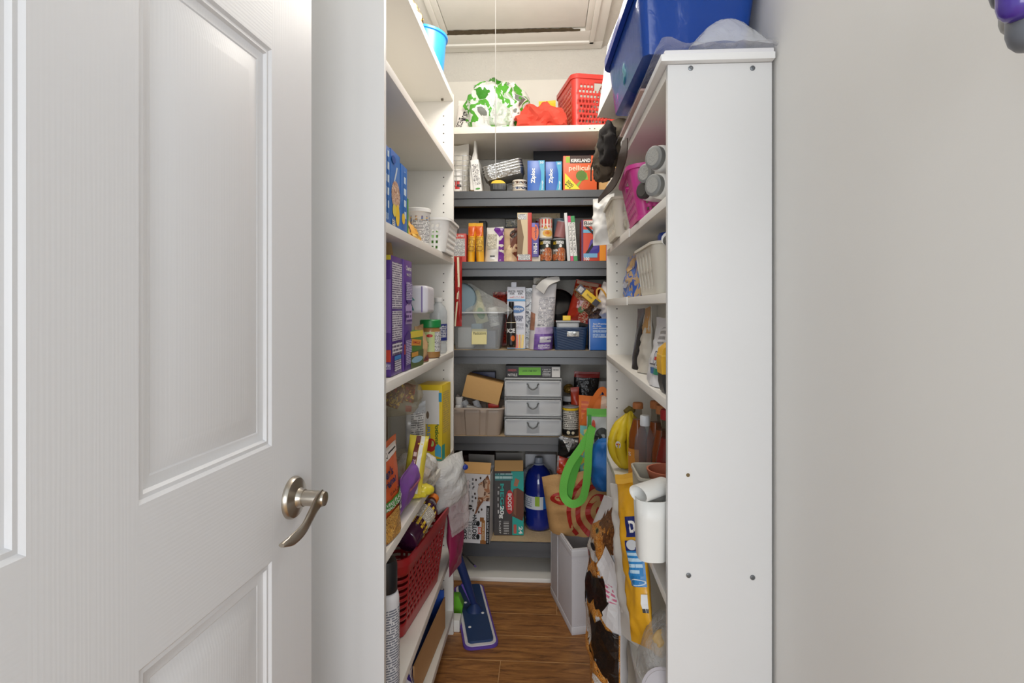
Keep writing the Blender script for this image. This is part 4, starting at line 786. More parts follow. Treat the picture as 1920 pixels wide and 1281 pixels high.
t = bottle('water_jug', 'large dark blue jug with a white label and pale cap', 'jug', (p.x, YJ-.01+r, z), [(r*.8, 0), (r*.9, .006), (r*.95, .03), (r*.90, .045), (r*.97, .06), (r*.93, .075), (r, .10), (r, H*.5), (r*.97, H*.53), (r, H*.56), (r, H*.63), (r*.94, H*.72), (r*.78, H*.80), (r*.52, H*.86), (r*.30, H*.895), (r*.26, H*.9), (r*.26, H*.93)], jug, [(r*.30, H*.925), (r*.31, H*.93), (r*.29, H*.99), (r*.27, H)], m(150, 160, 176, .35), (H*.30, H*.50, r*1.004, [('r', .2, .55, .05, .95, m(226, 230, 236, .4)), ('r', .55, .75, .1, .95, m(40, 110, 190, .4)), ('r', .22, .42, .15, .85, fp((226, 230, 236), (150, 160, 180), .01, 120)), ('r', .46, .51, .3, .98, m(160, 196, 60, .4))]), n=40)
obj('cap_ring', lathe([(r*.36, H*.895), (r*.38, H*.9), (r*.38, H*.915), (r*.34, H*.92)], 30), m(150, 160, 180, .35), t)
tag(obj('plastic_bag', blob(.16, .10, .11, .02, 16, 44), film(206, 212, 222, .4, bump=.6), loc=(PY(1005, 860, Y+.2).x, Y+.22, z+.17), smooth=60), 'clear plastic bag bunched behind the blue jug', 'bag')
carton('white_back_box', 'plain white box standing behind the blue jug', 'box', place('b', 985, 1042, 852, z, Y+.26, .06), m(206, 208, 214, .5))
# ================================================================ left unit
# top of the unit
p = PY(833, 190, 2.02); t = thing('blue_bin', 'round bright blue bin on top of the left unit', 'bin', (XL-.105, 1.98, S[0]+.0045)); obj('bin_body', lathe([(.08, 0), (.085, .004), (.098, .15), (.104, .152), (.104, .16), (.096, .16), (.082, .006)], 40, True, False), m(40, 140, 214, .3), t)
pouch('chip_bag', 'yellow and dark snack bag lying on top of the left unit', 'bag', (Vector((XL-.05, 1.62, S[0]+.0045)), 90, (.16, .07, .11)), mottled([(236, 190, 60), (70, 50, 30), (226, 200, 120), (244, 206, 60)], 16, .3), crum=.01)
z = S[2]+.0014; X = -.366
lbl = fp((30, 108, 190), (206, 224, 240), .03, 60, .45)
def oat(x0, x1, yt, lab, sp, c=(30, 112, 194), d=.16): return carton('oatmeal_box', lab, 'box', place('l', x0, x1, yt, z, X, d), m(*c, .35), {'f': sp, 'l': [('r', .1, .9, .1, .9, fp((30, 108, 190), (190, 214, 236), .012, 120))]}, group='blue boxes on the left unit')
oat(719, 731.5, 266, 'blue box with rows of sideways white type nearest the door', [('r', .15, .42, .08, .95, lbl), ('r', .55, .8, .08, .95, lbl)])
oat(732.5, 750, 277, 'blue box with a spoon, bread and banana picture', [('p', [(.3, .60), (.55, .78), (.6, .82), (.72, .82), (.6, .72), (.36, .58)], m(206, 220, 232, .4)), ('e', .52, .44, .46, .19, mottled([(196, 150, 120), (226, 196, 170), (170, 120, 90), (232, 210, 190)], 40, .4, 0)), ('e', .7, .2, .22, .14, YEL), ('e', .35, .24, .2, .08, m(236, 214, 90, .4)), ('r', .1, .4, .03, .12, FPW), ('e', .25, .88, .2, .05, m(20, 80, 160, .4))])
oat(752, 763.5, 306, 'slim blue box with sideways type beside the yellow packet', [('r', .4, .8, .2, .92, lbl), ('e', .35, .22, .25, .08, YEL)])
carton('green_carton', 'thin green carton just behind the slim blue box', 'box', place('l', 764, 766, 372, z, X-.01, .10), GRN)
c = PX(785, 450, -.405); bottle('snack_tub', 'round white tub with a food picture behind the yellow packet', 'tub', (c.x, c.y, z), [(.030, 0), (.033, .003), (.036, .112), (.038, .114)], WH, [(.0385, .112), (.040, .114), (.040, .124), (.037, .126)], WH, (.01, .105, lambda q: .0335+.0025*q/.11, [('r', 0, 1, .45, .95, mottled([(180, 60, 50), (90, 130, 180), (230, 180, 90), (220, 225, 230)], 40, .4, 0)), ('r', .45, .75, .05, .8, FPW)]))
pouch('yellow_packet', 'yellow packet slumped on the shelf between blue boxes and white basket', 'packet', place('l', 765, 801, 403, z, -.375, .07), m(226, 166, 60, .35), [('p', [(.05, .5), (.3, .4), (.4, .8), (.2, .95)], m(120, 80, 40, .4)), ('p', [(.2, .3), (.6, .1), (.9, .05), (.5, .45)], m(236, 196, 100, .35))], crum=.012, taper=.45, lean=-.03, k=26)
def sq(side, i, j, n): return side < 4 and 1 <= j <= 10 and j % 2 == 1 and i % 2 == 1
t = thing('white_basket', 'white plastic basket with square holes at the far end of the left unit', 'basket', (-.405, 1.968, z+.0005), (0, 0, 0))
obj('body', basket_mesh(.16, .235, .13, .20, .108, .03, 12, 22, 4, 12, sq), WH, t, sol=.0022); obj('rim', rim_mesh(.16, .235, .032, .112, .003, .007, .008), WH, t)
for k, (dx, dy, c) in enumerate(((-.03, -.05, (90, 50, 40)), (.02, -.04, (90, 150, 60)), (-.01, .04, (60, 60, 64)))):
    tag(obj('snack_packet', blob(.06, .07, .07, .012, 26, k+50), m(*c, .4), loc=(-.405+dx, 1.968+dy, z+.004)), ['brown packet inside the white basket', 'green packet inside the white basket', 'dark grey packet inside the white basket'][k], 'packet')
# ---- second band: cereal, peanut butter
z = S[3]+.0014; X = -.362
PU = m(84, 46, 140, .35); NF = fp((226, 222, 230), (110, 100, 130), .0055, 190)
l, rz, dm = place('l', 733, 755, 478, z, X, .185); 
t = carton('cereal_box', 'tall purple cereal box nearest the door with white nutrition panels', 'box', (l, rz, dm), PU, {'f': [('r', .08, .92, .56, .95, NF), ('r', .08, .92, .29, .54, NF), ('r', .08, .92, .17, .27, fp((226, 222, 230), (90, 80, 110), .009, 120)), ('r', .25, .8, .125, .16, m(60, 140, 210, .4)), ('r', .25, .8, .03, .12, NF)], 'l': [('r', 0, 1, .36, .8, m(130, 100, 176, .4)), ('r', 0, 1, .12, .22, m(206, 70, 50, .4)), ('t', .85, .03, .16, .035, 'kg', WH), ('r', .6, 1, .06, .11, FPLAV), ('r', .7, 1, .96, 1, m(220, 200, 60, .4))]})
obj('open_flap', box(-dm[0]/2, dm[0]/2, 0, .0012, 0, .06), PU, t, loc=(0, dm[1]/2-.06, dm[2]), rot=(math.radians(50), 0, 0)); obj('inner_flap', box(-.0012, 0, -.03, .03, 0, .045), TAN, t, loc=(dm[0]/2-.002, -.04, dm[2]), rot=(0, math.radians(-30), 0))
l, rz, dm = place('l', 756.5, 772, 486, z, X+.002, .18)
t = carton('cereal_box', 'narrower purple cereal box behind with lilac arrows of type', 'box', (l, rz, dm), m(96, 56, 152, .35), {'f': [('t', .6, .93, .62, .045, 'Cheerios', WH, 0, .03), ('t', .6, .87, .5, .025, 'MULTI', WH), ('p', [(.2, .42), (1, .42), (1, .58), (.6, .62), (.2, .58)], LAV), ('p', [(.12, .0), (1, 0), (1, .30), (.55, .36), (.12, .30)], m(76, 40, 132, .4)), ('r', .25, .98, .05, .27, FPLAV), ('r', .25, .98, .64, .80, FPLAV), ('p', [(.2, .64), (1, .64), (.6, .595)], m(76, 40, 132, .4)), ('r', 0, .12, .15, .24, m(206, 70, 50, .4)), ('r', .2, .9, .44, .54, fp((186, 160, 214), (80, 50, 120), .012, 120))]})
obj('open_flap', box(-dm[0]/2, dm[0]/2, 0, .0012, 0, .04), m(120, 100, 70, .6), t, loc=(0, 0, dm[2]), rot=(math.radians(40), 0, 0))
carton('pink_box', 'pinkish box at the back holding up the wipes pack', 'box', (Vector((-.475, 1.62, z)), 90, (.10, .09, .145)), m(206, 170, 160, .5), {'f': [('r', .1, .9, .5, .9, m(170, 90, 80, .5))]})
t = thing('wipes_pack', 'white and teal pack of wipes lying high behind the peanut butter', 'pack', (-.418, 1.70, z+.1455), (0, 0, 4)); obj('pack_body', box(-.075, .065, -.06, .09, 0, .085, .014, 4), m(226, 224, 232, .35), t, smooth=60)
decals(t, Face(.15, .07, lambda a, b, o: (-.06+a*.8, -.0602-o, .008+b)), [('p', [(.0, .45), (.72, .45), (.62, .68), (.1, .72)], m(70, 150, 140, .4)), ('p', [(.55, .02), (.70, .02), (.6, .5), (.5, .5)], m(40, 120, 120, .4)), ('e', .35, .4, .25, .12, m(190, 170, 180, .4)), ('r', .1, .42, .72, .9, m(60, 56, 110, .4))])
obj('purple_seam', box(.045, .049, -.0615, -.0595, .004, .082), m(130, 110, 170, .4), t)
c = PX(822, 650, -.385); pet = film(222, 228, 232, .4, rough=.08, bump=.12, bscale=60)
bottle('water_bottle', 'clear water bottle with a dark blue label beside the peanut butter', 'bottle', (c.x, c.y, z), [(.028, 0), (.031, .004), (.031, .03), (.029, .036), (.031, .042), (.031, .115), (.0325, .13), (.031, .15), (.024, .168), (.014, .178), (.0125, .186)], pet, [(.014, .184), (.0145, .186), (.0145, .199), (.013, .2)], WH, (.045, .105, .0314, [('r', .3, .8, .0, 1, m(40, 52, 130, .4)), ('r', .55, .7, .2, .9, fp((210, 212, 220), (60, 70, 120), .006))]))
c = PX(807, 668, -.377); bottle('peanut_butter_jar', 'jar of peanut butter with a green lid', 'jar', (c.x, c.y, z), [(.030, 0), (.033, .004), (.033, .088), (.030, .098), (.028, .101)], m(176, 130, 76, .2, coat=.4), [(.033, .098), (.0345, .1), (.0345, .121), (.032, .124)], m(30, 140, 70, .4), (.02, .085, .0332, [('r', .25, .60, 0, 1, m(200, 214, 150, .4)), ('e', .52, .8, .05, .08, RED), ('r', .36, .5, .2, .5, fp((200, 214, 150), (60, 120, 50), .012, 120)), ('r', .6, .78, 0, 1, FPW)]))
pouch('kraft_pouch', 'brown paper pouch with a small window next to the green carton', 'pouch', place('l', 793, 808, 612, z, -.358, .05), m(200, 164, 120, .7), [('p', [(.1, .02), (.9, .02), (.8, .2), (.3, .14)], m(110, 40, 34, .4))], crum=.006)
carton('broth_carton', 'green carton with a yellow top beside the purple cereal', 'box', place('l', 773, 791, 622, z, -.355, .10), m(88, 138, 46, .4), {'f': [('r', 0, 1, .82, 1, m(238, 216, 60, .4)), ('p', [(.05, .62), (.8, .56), (.85, .72), (.1, .80)], m(238, 160, 50, .4)), ('t', .45, .675, .6, .07, '2MGZ', RED, -6), ('r', 0, 1, 0, .45, m(90, 106, 52, .4)), ('e', .5, .2, .45, .09, m(150, 196, 220, .4)), ('r', .05, .55, .3, .42, m(220, 160, 60, .4))]}, drz=-4)
# ---- third band: noodles, bread, pouches
z = S[4]+.0014
carton('white_carton', 'white carton with black type stacked at the door end of the third band', 'box', (Vector((-.465, 1.35, z+.155)), 90, (.12, .10, .135)), m(222, 220, 222, .45), {'f': [('t', .7, .82, .5, .16, 'SOUR', INK), ('t', .7, .62, .5, .14, 'CREAM', INK), ('e', .72, .35, .2, .14, m(90, 24, 36, .4))]})
carton('black_white_box', 'dark grey box under the white carton near the door', 'box', (Vector((-.475, 1.35, z)), 90, (.13, .12, .153)), m(64, 66, 74, .4), {'f': [('r', .1, .95, .3, .7, m(120, 124, 132, .4)), ('r', .4, .95, .05, .25, m(206, 206, 210, .4)), ('r', .0, .8, .72, .98, m(36, 50, 120, .4))]})
t = thing('noodle_bag', 'clear bag of yellow and red noodle packets under the shelf', 'bag', (-.44, 1.62, .937)); obj('plastic_wrap', blob(.14, .17, .11, .016, 18, 61), film(238, 232, 210, .22, bump=.6), t, smooth=60)
for k, (a, b, cc) in enumerate(((-.02, -.03, (226, 190, 60)), (.02, .0, (190, 60, 40)), (-.01, .04, (206, 120, 60)), (.015, -.045, (232, 206, 80)))):
    obj('noodle_packet', pouch_mesh(.07, .02, .055, bot='seal', seed=k)[0], mottled([cc, (120, 60, 30), (236, 200, 80)], 40, .3), t, loc=(a, b, .028+.01*(k % 2)), rot=(math.radians(-40+20*k), .3, .6*k))
tag(obj('support_box', bx(.09, .14, .222, .002), m(120, 96, 84, .5), loc=(-.54, 1.66, z)), 'brown box at the back under the noodle bag', 'box')
pouch('paper_in_bag', 'clear bag holding a sheet of small print in front of the yellow box', 'bag', place('b', 758, 795, 756, z+.03, 1.75, .04), m(214, 212, 208, .25), [('r', .28, .9, .12, .86, fp((218, 216, 212), (140, 138, 136), .007, 150)), ('p', [(.0, .86), (1, .8), (1, 1), (0, 1)], m(176, 178, 180, .15)), ('p', [(0, .86), (.3, .86), (.3, .95), (0, .96)], m(196, 80, 80, .3))], crum=.010, drz=10)
l, rz, dm = place('b', 786, 833, 722, z, 1.94, .10)
t = carton('yellow_freezer_box', 'bright yellow box with blue badge and red character blob and white sheet', 'box', (l, 0, dm), m(238, 206, 40, .4), {'f': [('t', .80, .36, .16, .30, 'Potions', m(60, 110, 50, .4), -90, .03), ('t', .45, .40, .14, .28, 'BURST', m(90, 150, 214, .4), -90, .02), ('e', .55, .20, .2, .09, m(196, 50, 46, .4)), ('e', .6, .22, .08, .04, m(190, 214, 120, .4)), ('p', [(.35, .12), (.5, .12), (.6, .25), (.45, .28)], m(190, 44, 44, .4)), ('p', [(.72, .06), (.98, .04), (.98, .18), (.85, .22), (.72, .18)], m(70, 170, 214, .4)), ('r', .0, 1, .0, .02, TEAL), ('r', .0, .9, .48, .93, m(236, 234, 230, .5)), ('e', .42, .60, .06, .05, m(130, 110, 90, .5)), ('r', .88, 1, .78, .9, m(60, 160, 206, .4))], 'r': [('r', .1, .8, .35, .9, fp((236, 206, 60), (206, 176, 90), .008, 120)), ('r', 0, .3, 0, .2, TEAL)]}, drz=-8)
pouch('granola_packet', 'narrow yellow and brown bar packet standing in front of the bread', 'packet', place('b', 750, 786, 822, z+.02, 1.5, .045), m(226, 206, 70, .35), [('r', .36, .6, 0, 1, m(110, 50, 40, .4)), ('r', .4, .56, .3, .8, fp((110, 50, 40), (220, 190, 180), .02, 80)), ('r', .62, .82, 0, 1, m(226, 224, 216, .4)), ('e', .46, .1, .1, .08, RED)], tilt=(0, 8), bot='seal')
t = thing('bread_bag', 'clear bag of bread rolls with a yellow and white wrapper end', 'bag', (-.392, 1.63, z+.001), (0, 0, 6)); obj('bread', blob(.085, .15, .075, .012, 18, 71, ridg=False), m(196, 156, 104, .7, bump=.3), t, smooth=60); obj('wrapper', blob(.115, .19, .1, .018, 20, 72), film(232, 230, 226, .38, bump=.6), t, smooth=60, loc=(0, .01, 0)); obj('printed_end', blob(.10, .05, .085, .012, 22, 73), fp((226, 224, 222), (90, 90, 110), .012, 120), t, smooth=60, loc=(.012, .075, .012)); obj('yellow_end', blob(.09, .05, .03, .012, 26, 74), m(222, 206, 60, .3), t, smooth=60, loc=(.018, -.07, .001))
pouch('rice_pouch', 'orange microwave rice pouch with a green band standing at the shelf edge', 'pouch', place('l', 723, 760, 848, z+.001, -.352, .05), m(216, 90, 40, .35), [('r', .0, .95, .82, .94, m(226, 218, 214, .4)), ('ring', .42, .875, .006, .0078, INK), ('r', .52, .9, .865, .88, INK), ('t', .33, .70, .42, .10, "Ben's", NAV, 0, .03), ('t', .32, .59, .52, .08, 'Original', NAV, 0, .03), ('t', .6, .48, .6, .03, 'SAUCES', m(90, 30, 20, .5)), ('r', .0, .96, .33, .43, m(70, 150, 60, .4)), ('t', .52, .395, .75, .035, 'VEGE FLAVOUR', WH), ('t', .5, .352, .7, .035, 'MACK CHICKEN', WH), ('e', .42, .14, .46, .17, mottled([(206, 150, 60), (226, 176, 90), (150, 96, 40), (236, 196, 110)], 130, .4, 0)), ('r', .56, .8, .23, .34, m(60, 60, 120, .4)), ('r', .59, .77, .245, .325, WH), ('t', .68, .285, .12, .05, '90', INK)], crum=.003, top=.10)
pouch('purple_pouch', 'crumpled purple bag spilling over the shelf edge beside the rice pouch', 'pouch', place('l', 759, 797, 897, z+.001, -.350, .04), m(134, 82, 172, .35), [('p', [(.0, .5), (1, .55), (1, .62), (0, .57)], m(196, 110, 140, .4))], crum=.007, tilt=(6, -4), k=18, bot='seal')
# ---- fourth band: red basket and its contents, spray can
z = S[5]+.0014
c = Vector((-.377, 1.30, z)); bottle('spray_can', 'tall white spray can with a black cap at the door end', 'spray can', c, [(.029, 0), (.0315, .003), (.0315, .225), (.029, .238), (.022, .244)], m(226, 226, 230, .35), [(.0265, .243), (.027, .246), (.027, .305), (.024, .316), (.012, .32)], m(26, 28, 32, .3), (.01, .22, .0317, [('r', .3, .9, .05, .95, fp((226, 226, 230), (120, 126, 140), .006, 170))]), n=32)
t = thing('red_basket', 'deep red slotted plastic basket overhanging the shelf on the left', 'basket', (-.457, 1.695, z+.001), (0, 0, -6))
RD = m(172, 34, 40, .35)
def rslot(side, i, j, n): return (side < 4 and 3 <= j <= 19 and j % 2 == 0 and (i+(j//2) % 2) % 3 != 0 and 0 < i < n-1) or (side == 4 and 3 <= j <= 19 and j % 2 == 0)
obj('body', basket_mesh(.215, .44, .165, .36, .232, .035, 14, 34, 4, 24, rslot), RD, t, sol=.003); obj('rim', rim_mesh(.215, .44, .037, .236, .004, .006, .02), RD, t)
bottle('juice_bottle', 'purple juice bottle with a yellow label lying in the red basket', 'bottle', (-.392, 1.555, z+.250), [(.030, 0), (.034, .004), (.034, .15), (.028, .175), (.014, .195), (.014, .205)], m(60, 20, 50, .12, coat=.5), [(.016, .203), (.0165, .205), (.0165, .222), (.015, .224)], m(220, 120, 40, .4), (.045, .148, .0342, [('r', 0, 1, 0, 1, m(236, 200, 60, .4)), ('r', .15, .85, .3, .88, fp((236, 232, 222), (150, 140, 130), .006, 170)), ('t', .5, .12, .6, .1, 'CONCORD', m(140, 100, 40, .5))]), rot=(-76, 0, -10))
bottle('blue_can', 'black and blue can with silver print lying in the red basket', 'can', (-.455, 1.50, z+.275), [(.029, 0), (.031, .003), (.031, .14), (.026, .15)], m(30, 34, 44, .3), [(.024, .15), (.024, .168), (.02, .172)], m(180, 184, 186, .3, metal=.6), (.02, .12, .0312, [('r', 0, 1, 0, .3, m(40, 120, 190, .4)), ('r', .2, .8, .2, .95, fp((190, 196, 202), (70, 76, 96), .009, 140))]), rot=(-74, 0, -8))
bottle('glass_jar', 'empty clear jar lying at the near end of the red basket', 'jar', (-.45, 1.49, z+.215), [(.03, 0), (.033, .004), (.033, .08), (.026, .09)], film(216, 220, 222, .4, rough=.05, bump=.05), [(.028, .088), (.028, .1)], GRY, rot=(-70, 30, 20))
pouch('pink_bag', 'magenta translucent bag hanging at the far end of the red basket', 'bag', (Vector((-.322, 1.995, .30)), 78, (.12, .045, .29)), m(150, 40, 84, .3), crum=.008, bot='seal', k=20)
t = thing('white_plastic_bag', 'crumpled white and clear plastic bag hanging above the red basket', 'bag', (-.322, 1.915, .56), (0, -6, 60)); obj('film', pouch_mesh(.15, .07, .175, crum=.016, seed=81, k=13, bot='seal', top=.03)[0], film(238, 238, 236, .72, bump=.4), t, smooth=60); obj('clear_tail', pouch_mesh(.09, .03, .17, crum=.012, seed=82, k=16, bot='seal', taper=-.5)[0], film(236, 226, 226, .4, bump=.5), t, smooth=60, loc=(.035, .0, -.11)); obj('blue_logo', blob(.022, .012, .02, .003, 30, 5, sub=2), m(40, 60, 150, .4), t, loc=(.045, -.036, .12))
# ---- bottom band
z = S[6]+.0014
t = thing('cardboard_sleeve', 'open cardboard sleeve with a blue inside on the bottom left shelf', 'box', (-.435, 1.80, z+.001), (0, 0, -3)); kr = m(196, 152, 104, .75)
obj('aisle_panel', box(.063, .067, -.2, .19, 0, .11), kr, t); obj('wall_panel', box(-.067, -.063, -.2, .19, 0, .11), kr, t); obj('far_panel', box(-.063, .063, .186, .19, 0, .135), m(40, 84, 176, .5), t); obj('base_panel', box(-.063, .063, -.2, .186, 0, .003), m(70, 50, 36, .7), t)
t = thing('blue_roll', 'dark blue roll lying inside the cardboard sleeve', 'roll', (-.425, 1.73, z+.050)); obj('roll', lathe([(.012, -.15), (.042, -.15), (.044, -.147), (.044, .1), (.042, .103), (.012, .103)], 32), m(30, 60, 120, .45), t, rot=(PI/2, 0, 0))
pouch('purple_white_packet', 'purple and white packet in front of the blue roll', 'packet', (Vector((-.395, 1.545, z)), 78, (.10, .05, .12)), mottled([(50, 36, 120), (226, 226, 232), (60, 44, 130), (210, 212, 220)], 18, .3), crum=.008)
# ================================================================ floor things
g0 = PZ(879, 1100, .012); g1 = PZ(902, 1206, .012); ax_ = (g1-g0); L_ = ax_.length; an = math.atan2(ax_.y, ax_.x)
t = thing('flat_mop', 'navy flat mop with a purple edged pad standing on the floor', 'mop', ((g0.x+g1.x)/2, (g0.y+g1.y)/2, 0), (0, 0, math.degrees(an)))
def rslab(L2, W2, r, z0, z1):
    q = [(p[0], p[1]) for p in rrpts(L2, W2, r, 3, 3, 6)]; return prism(q, 2, z0, z1)
obj('pad_edge', rslab(L_*1.10, .130, .03, .001, .010), m(96, 66, 160, .8, bump=.3), t); obj('white_pad', rslab(L_*1.07, .116, .028, .002, .013), m(226, 222, 224, .9, bump=.4), t); obj('mop_plate', rslab(L_*1.0, .095, .014, .013, .022), m(36, 62, 104, .45), t)
for a, b in ((.03, .03), (-.06, -.03), (.12, -.032)): obj('white_button', lathe([(.006, .021), (.006, .0235), (.004, .0245)], 12), WH, t, loc=(a, b, 0))
obj('swivel', MB().add(lathe([(.034, .022), (.03, .03), (.018, .042), (.012, .05)], 20)).get(), m(30, 52, 100, .45), t)
inv = t.matrix_basis.inverted()
h0 = inv @ Vector(((g0.x+g1.x)/2, (g0.y+g1.y)/2, .04)); h1 = inv @ PY(864, 1090, 2.30); h2 = inv @ Vector((-.53, 2.19, .80))
h1 = h0.lerp(h2, .3)
obj('lower_sleeve', tube([h0, h0.lerp(h2, .12), h1, h0.lerp(h2, .45)], [.012, .017, .018, .016], 14), m(28, 48, 100, .4), t); obj('handle', tube([h0.lerp(h2, .43), h2], .012, 12), m(30, 50, 100, .4), t); obj('purple_clip', tube([h0+Vector((0, -.012, .012)), h0.lerp(h2, .12)+Vector((0, -.02, 0))], .006, 8), m(120, 90, 190, .4), t)
c = PZ(867, 1160, 0); t = thing('dustpan_clip', 'bright green plastic clip on the floor beside the mop', 'clip', (c.x-.035, c.y+.02, 0)); obj('clip_body', prism([(-.03, 0), (.03, 0), (.036, .05), (.02, .085), (-.02, .085)], 1, -.02, .02), m(110, 190, 50, .4), t)
p0 = PZ(860, 1196, 0); tag(obj('wood_block', bx(.03, .05, .045, .001), m(236, 234, 228, .5), loc=(XL+.006, YLF+.028, 0)), 'small white block on the floor at the end of the left unit', 'block')
q = [PY(858, 1040, 2.5), PY(872, 1042, 2.49), PY(881, 1052, 2.485), PY(889, 1060, 2.48)]
t = thing('power_cable', 'black cable end hanging below the lowest rack shelf', 'cable', q[0]); obj('cable', tube([p-q[0] for p in spline(q, 5)], .0032, 8), BK, t); obj('cable_tip', tube([q[-1]-q[0], q[-1]-q[0]+Vector((.008, 0, -.008))], .0042, 8), m(110, 90, 150, .4), t)
# white storage bin
nl = PZ(1072, 1192, 0); bl = PZ(1027, 1101, 0); dv = (bl-nl); dl = dv.length*.86; an = math.atan2(dv.y, dv.x)-PI/2; bw = .27
u_ = Vector((math.cos(an), math.sin(an), 0)); w_ = dv.normalized(); ctr = nl+u_*bw/2+w_*dl/2
t = thing('storage_bin', 'white fabric storage bin on the floor under the paper bag', 'bin', (ctr.x, ctr.y, 0), (0, 0, math.degrees(an))); BNH = PY(1069, 1030, nl.y).z; fb = m(226, 225, 230, .7, bump=.08, bscale=200)
wl = .008
obj('front_panel', box(-bw/2, bw/2, -dl/2, -dl/2+wl, 0, BNH, .002), fb, t); obj('back_panel', box(-bw/2, bw/2, dl/2-wl, dl/2, 0, BNH, .002), fb, t)
for s in (-1, 1): obj('side_panel', box(s*bw/2-wl*(s > 0), s*bw/2+wl*(s < 0), -dl/2+wl, dl/2-wl, 0, BNH, .002), fb, t)
obj('base', box(-bw/2+wl, bw/2-wl, -dl/2+wl, dl/2-wl, 0, .006), fb, t)
for zz in (.008, BNH-.03): obj('seam', box(-bw/2-.0012, bw/2+.0012, -dl/2-.0012, -dl/2+.0005, zz, zz+.022, .0006), m(232, 232, 236, .7), t); obj('side_seam', box(-bw/2-.0012, -bw/2+.0005, -dl/2, dl/2, zz, zz+.022, .0006), m(232, 232, 236, .7), t)
obj('vertical_seam', box(-bw/2-.0014, -bw/2+.0005, .04, .052, .03, BNH-.03, .0006), m(232, 232, 236, .7), t)
# bullseye paper bag in the bin
kraft = m(196, 152, 98, .7, bump=.5, bscale=22); BE = m(178, 40, 30, .5)
l = PY(1084, 1024, 2.30); tw = .30
t = pouch('paper_shopping_bag', 'crumpled kraft paper bag with red bullseye rings in the white bin', 'bag', (Vector((l.x+.022, 2.33, BNH-.022)), 0, (tw*.95, .15, .235)), kraft, [('ring', .80, .36, .042, .064, BE), ('ring', .80, .36, .084, .104, BE), ('ring', .80, .36, .122, .140, BE), ('e', .80, .36, .075, .09, BE), ('p', [(.64, .84), (.92, .92), (.95, .99), (.72, .94)], BE), ('p', [(.58, .70), (.92, .74), (.94, .80), (.62, .77)], BE), ('e', .22, .62, .13, .10, BE), ('e', .22, .63, .06, .05, kraft)], crum=.018, k=13, tilt=(8, -7), top=.03, full=.8, drz=-6)
# reusable bags above it
YB2 = 2.43
pouch('orange_bag', 'orange cloth bag with a strap at the right of the rack', 'bag', place('b', 1086, 1165, 744, .62, YB2, .06), m(222, 120, 50, .7), [('p', [(.5, .70), (1, .75), (1, 1), (.55, .98)], m(232, 206, 186, .7)), ('r', .06, .24, .2, .9, fp((226, 130, 70), (206, 90, 50), .02, 60))], crum=.012)
t = thing('orange_strap', 'orange strap looped over the orange cloth bag', 'strap', PY(1110, 745, YB2-.03)); obj('webbing', ribbon([p-t.location for p in spline([PY(1090, 806, YB2-.02), PY(1105, 768, YB2-.03), PY(1118, 742, YB2-.035), PY(1130, 730, YB2-.03), PY(1140, 742, YB2-.03)], 6)], .022, .003), m(226, 116, 40, .7), t)
pouch('panda_print_bag', 'grey shopping bag with black print and green trim at the right', 'bag', place('b', 1101, 1175, 768, .50, YB2-.125, .045), m(190, 192, 190, .5), [('r', 0, 1, .90, 1, m(110, 196, 80, .5)), ('p', [(0, .55), (.1, .55), (.12, .92), (.02, .92)], m(60, 150, 60, .5)), ('e', .17, .80, .045, .06, m(206, 70, 40, .5)), ('e', .38, .62, .20, .15, m(52, 54, 50, .5)), ('e', .40, .60, .13, .09, m(176, 178, 176, .5)), ('e', .36, .32, .25, .12, m(206, 200, 80, .5)), ('e', .32, .36, .06, .05, INK), ('p', [(.05, .3), (.3, .42), (.28, .5), (.05, .5)], m(80, 180, 70, .5))], crum=.008)
pouch('yellow_teal_bag', 'yellow and teal patterned bag behind the green straps', 'bag', place('b', 1088, 1150, 800, .46, YB2-.065, .035), mottled([(232, 214, 120), (120, 196, 190), (226, 196, 90), (190, 210, 80)], 14, .5), crum=.01)
tag(obj('blue_bag', blob(.12, .07, .22, .022, 12, 91), m(30, 110, 190, .5, bump=.3, bscale=20), loc=PY(1130, 925, YB2-.21)+Vector((.015, .03, 0)), smooth=60), 'bright blue cloth bag above the paper shopping bag', 'bag')
pouch('black_silver_bag', 'black and silver foil bag wedged under the fourth rack shelf', 'bag', place('b', 1046, 1098, 828, .57, YB2+.03, .05), m(26, 26, 28, .2), [('p', [(.0, 1), (.5, .96), (.35, .35), (.2, .7)], mottled([(40, 40, 42), (190, 190, 192), (80, 80, 84), (226, 226, 226)], 120, .2))], crum=.01, tilt=(0, 10), taper=-.2)
pouch('red_orange_bag', 'narrow glossy red orange bag beside the blue jug', 'bag', place('b', 1040, 1062, 858, .40, YB2+.02, .05), m(206, 66, 36, .25), [('r', .0, .15, 0, 1, m(170, 170, 172, .2))], crum=.008, tilt=(0, 4))
gm = m(116, 206, 84, .7, bump=.1, bscale=300)
t = thing('green_straps', 'bright green cloth handles looping down over the paper bag', 'straps', PY(1080, 940, YB2-.25)); o_ = t.location.copy()
yy = YB2-.235
obj('strap', ribbon([p-o_ for p in spline([PY(1112, 800, yy+.04), PY(1092, 836, yy+.02), PY(1070, 868, yy), PY(1058, 900, yy-.01), PY(1057, 930, yy-.01), PY(1072, 945, yy-.012), PY(1090, 938, yy-.01), PY(1098, 915, yy-.005), PY(1102, 880, yy), PY(1104, 840, yy+.01), PY(1110, 802, yy+.03)], 6)], .031, .002, (.25, -1, .1)), gm, t, smooth=60)
obj('strap', ribbon([p-o_ for p in spline([PY(1086, 855, yy+.03), PY(1076, 885, yy+.02), PY(1068, 915, yy+.012), PY(1064, 936, yy+.01)], 6)], .034, .002, (.2, -1, 0)), m(96, 186, 70, .7), t, smooth=60)
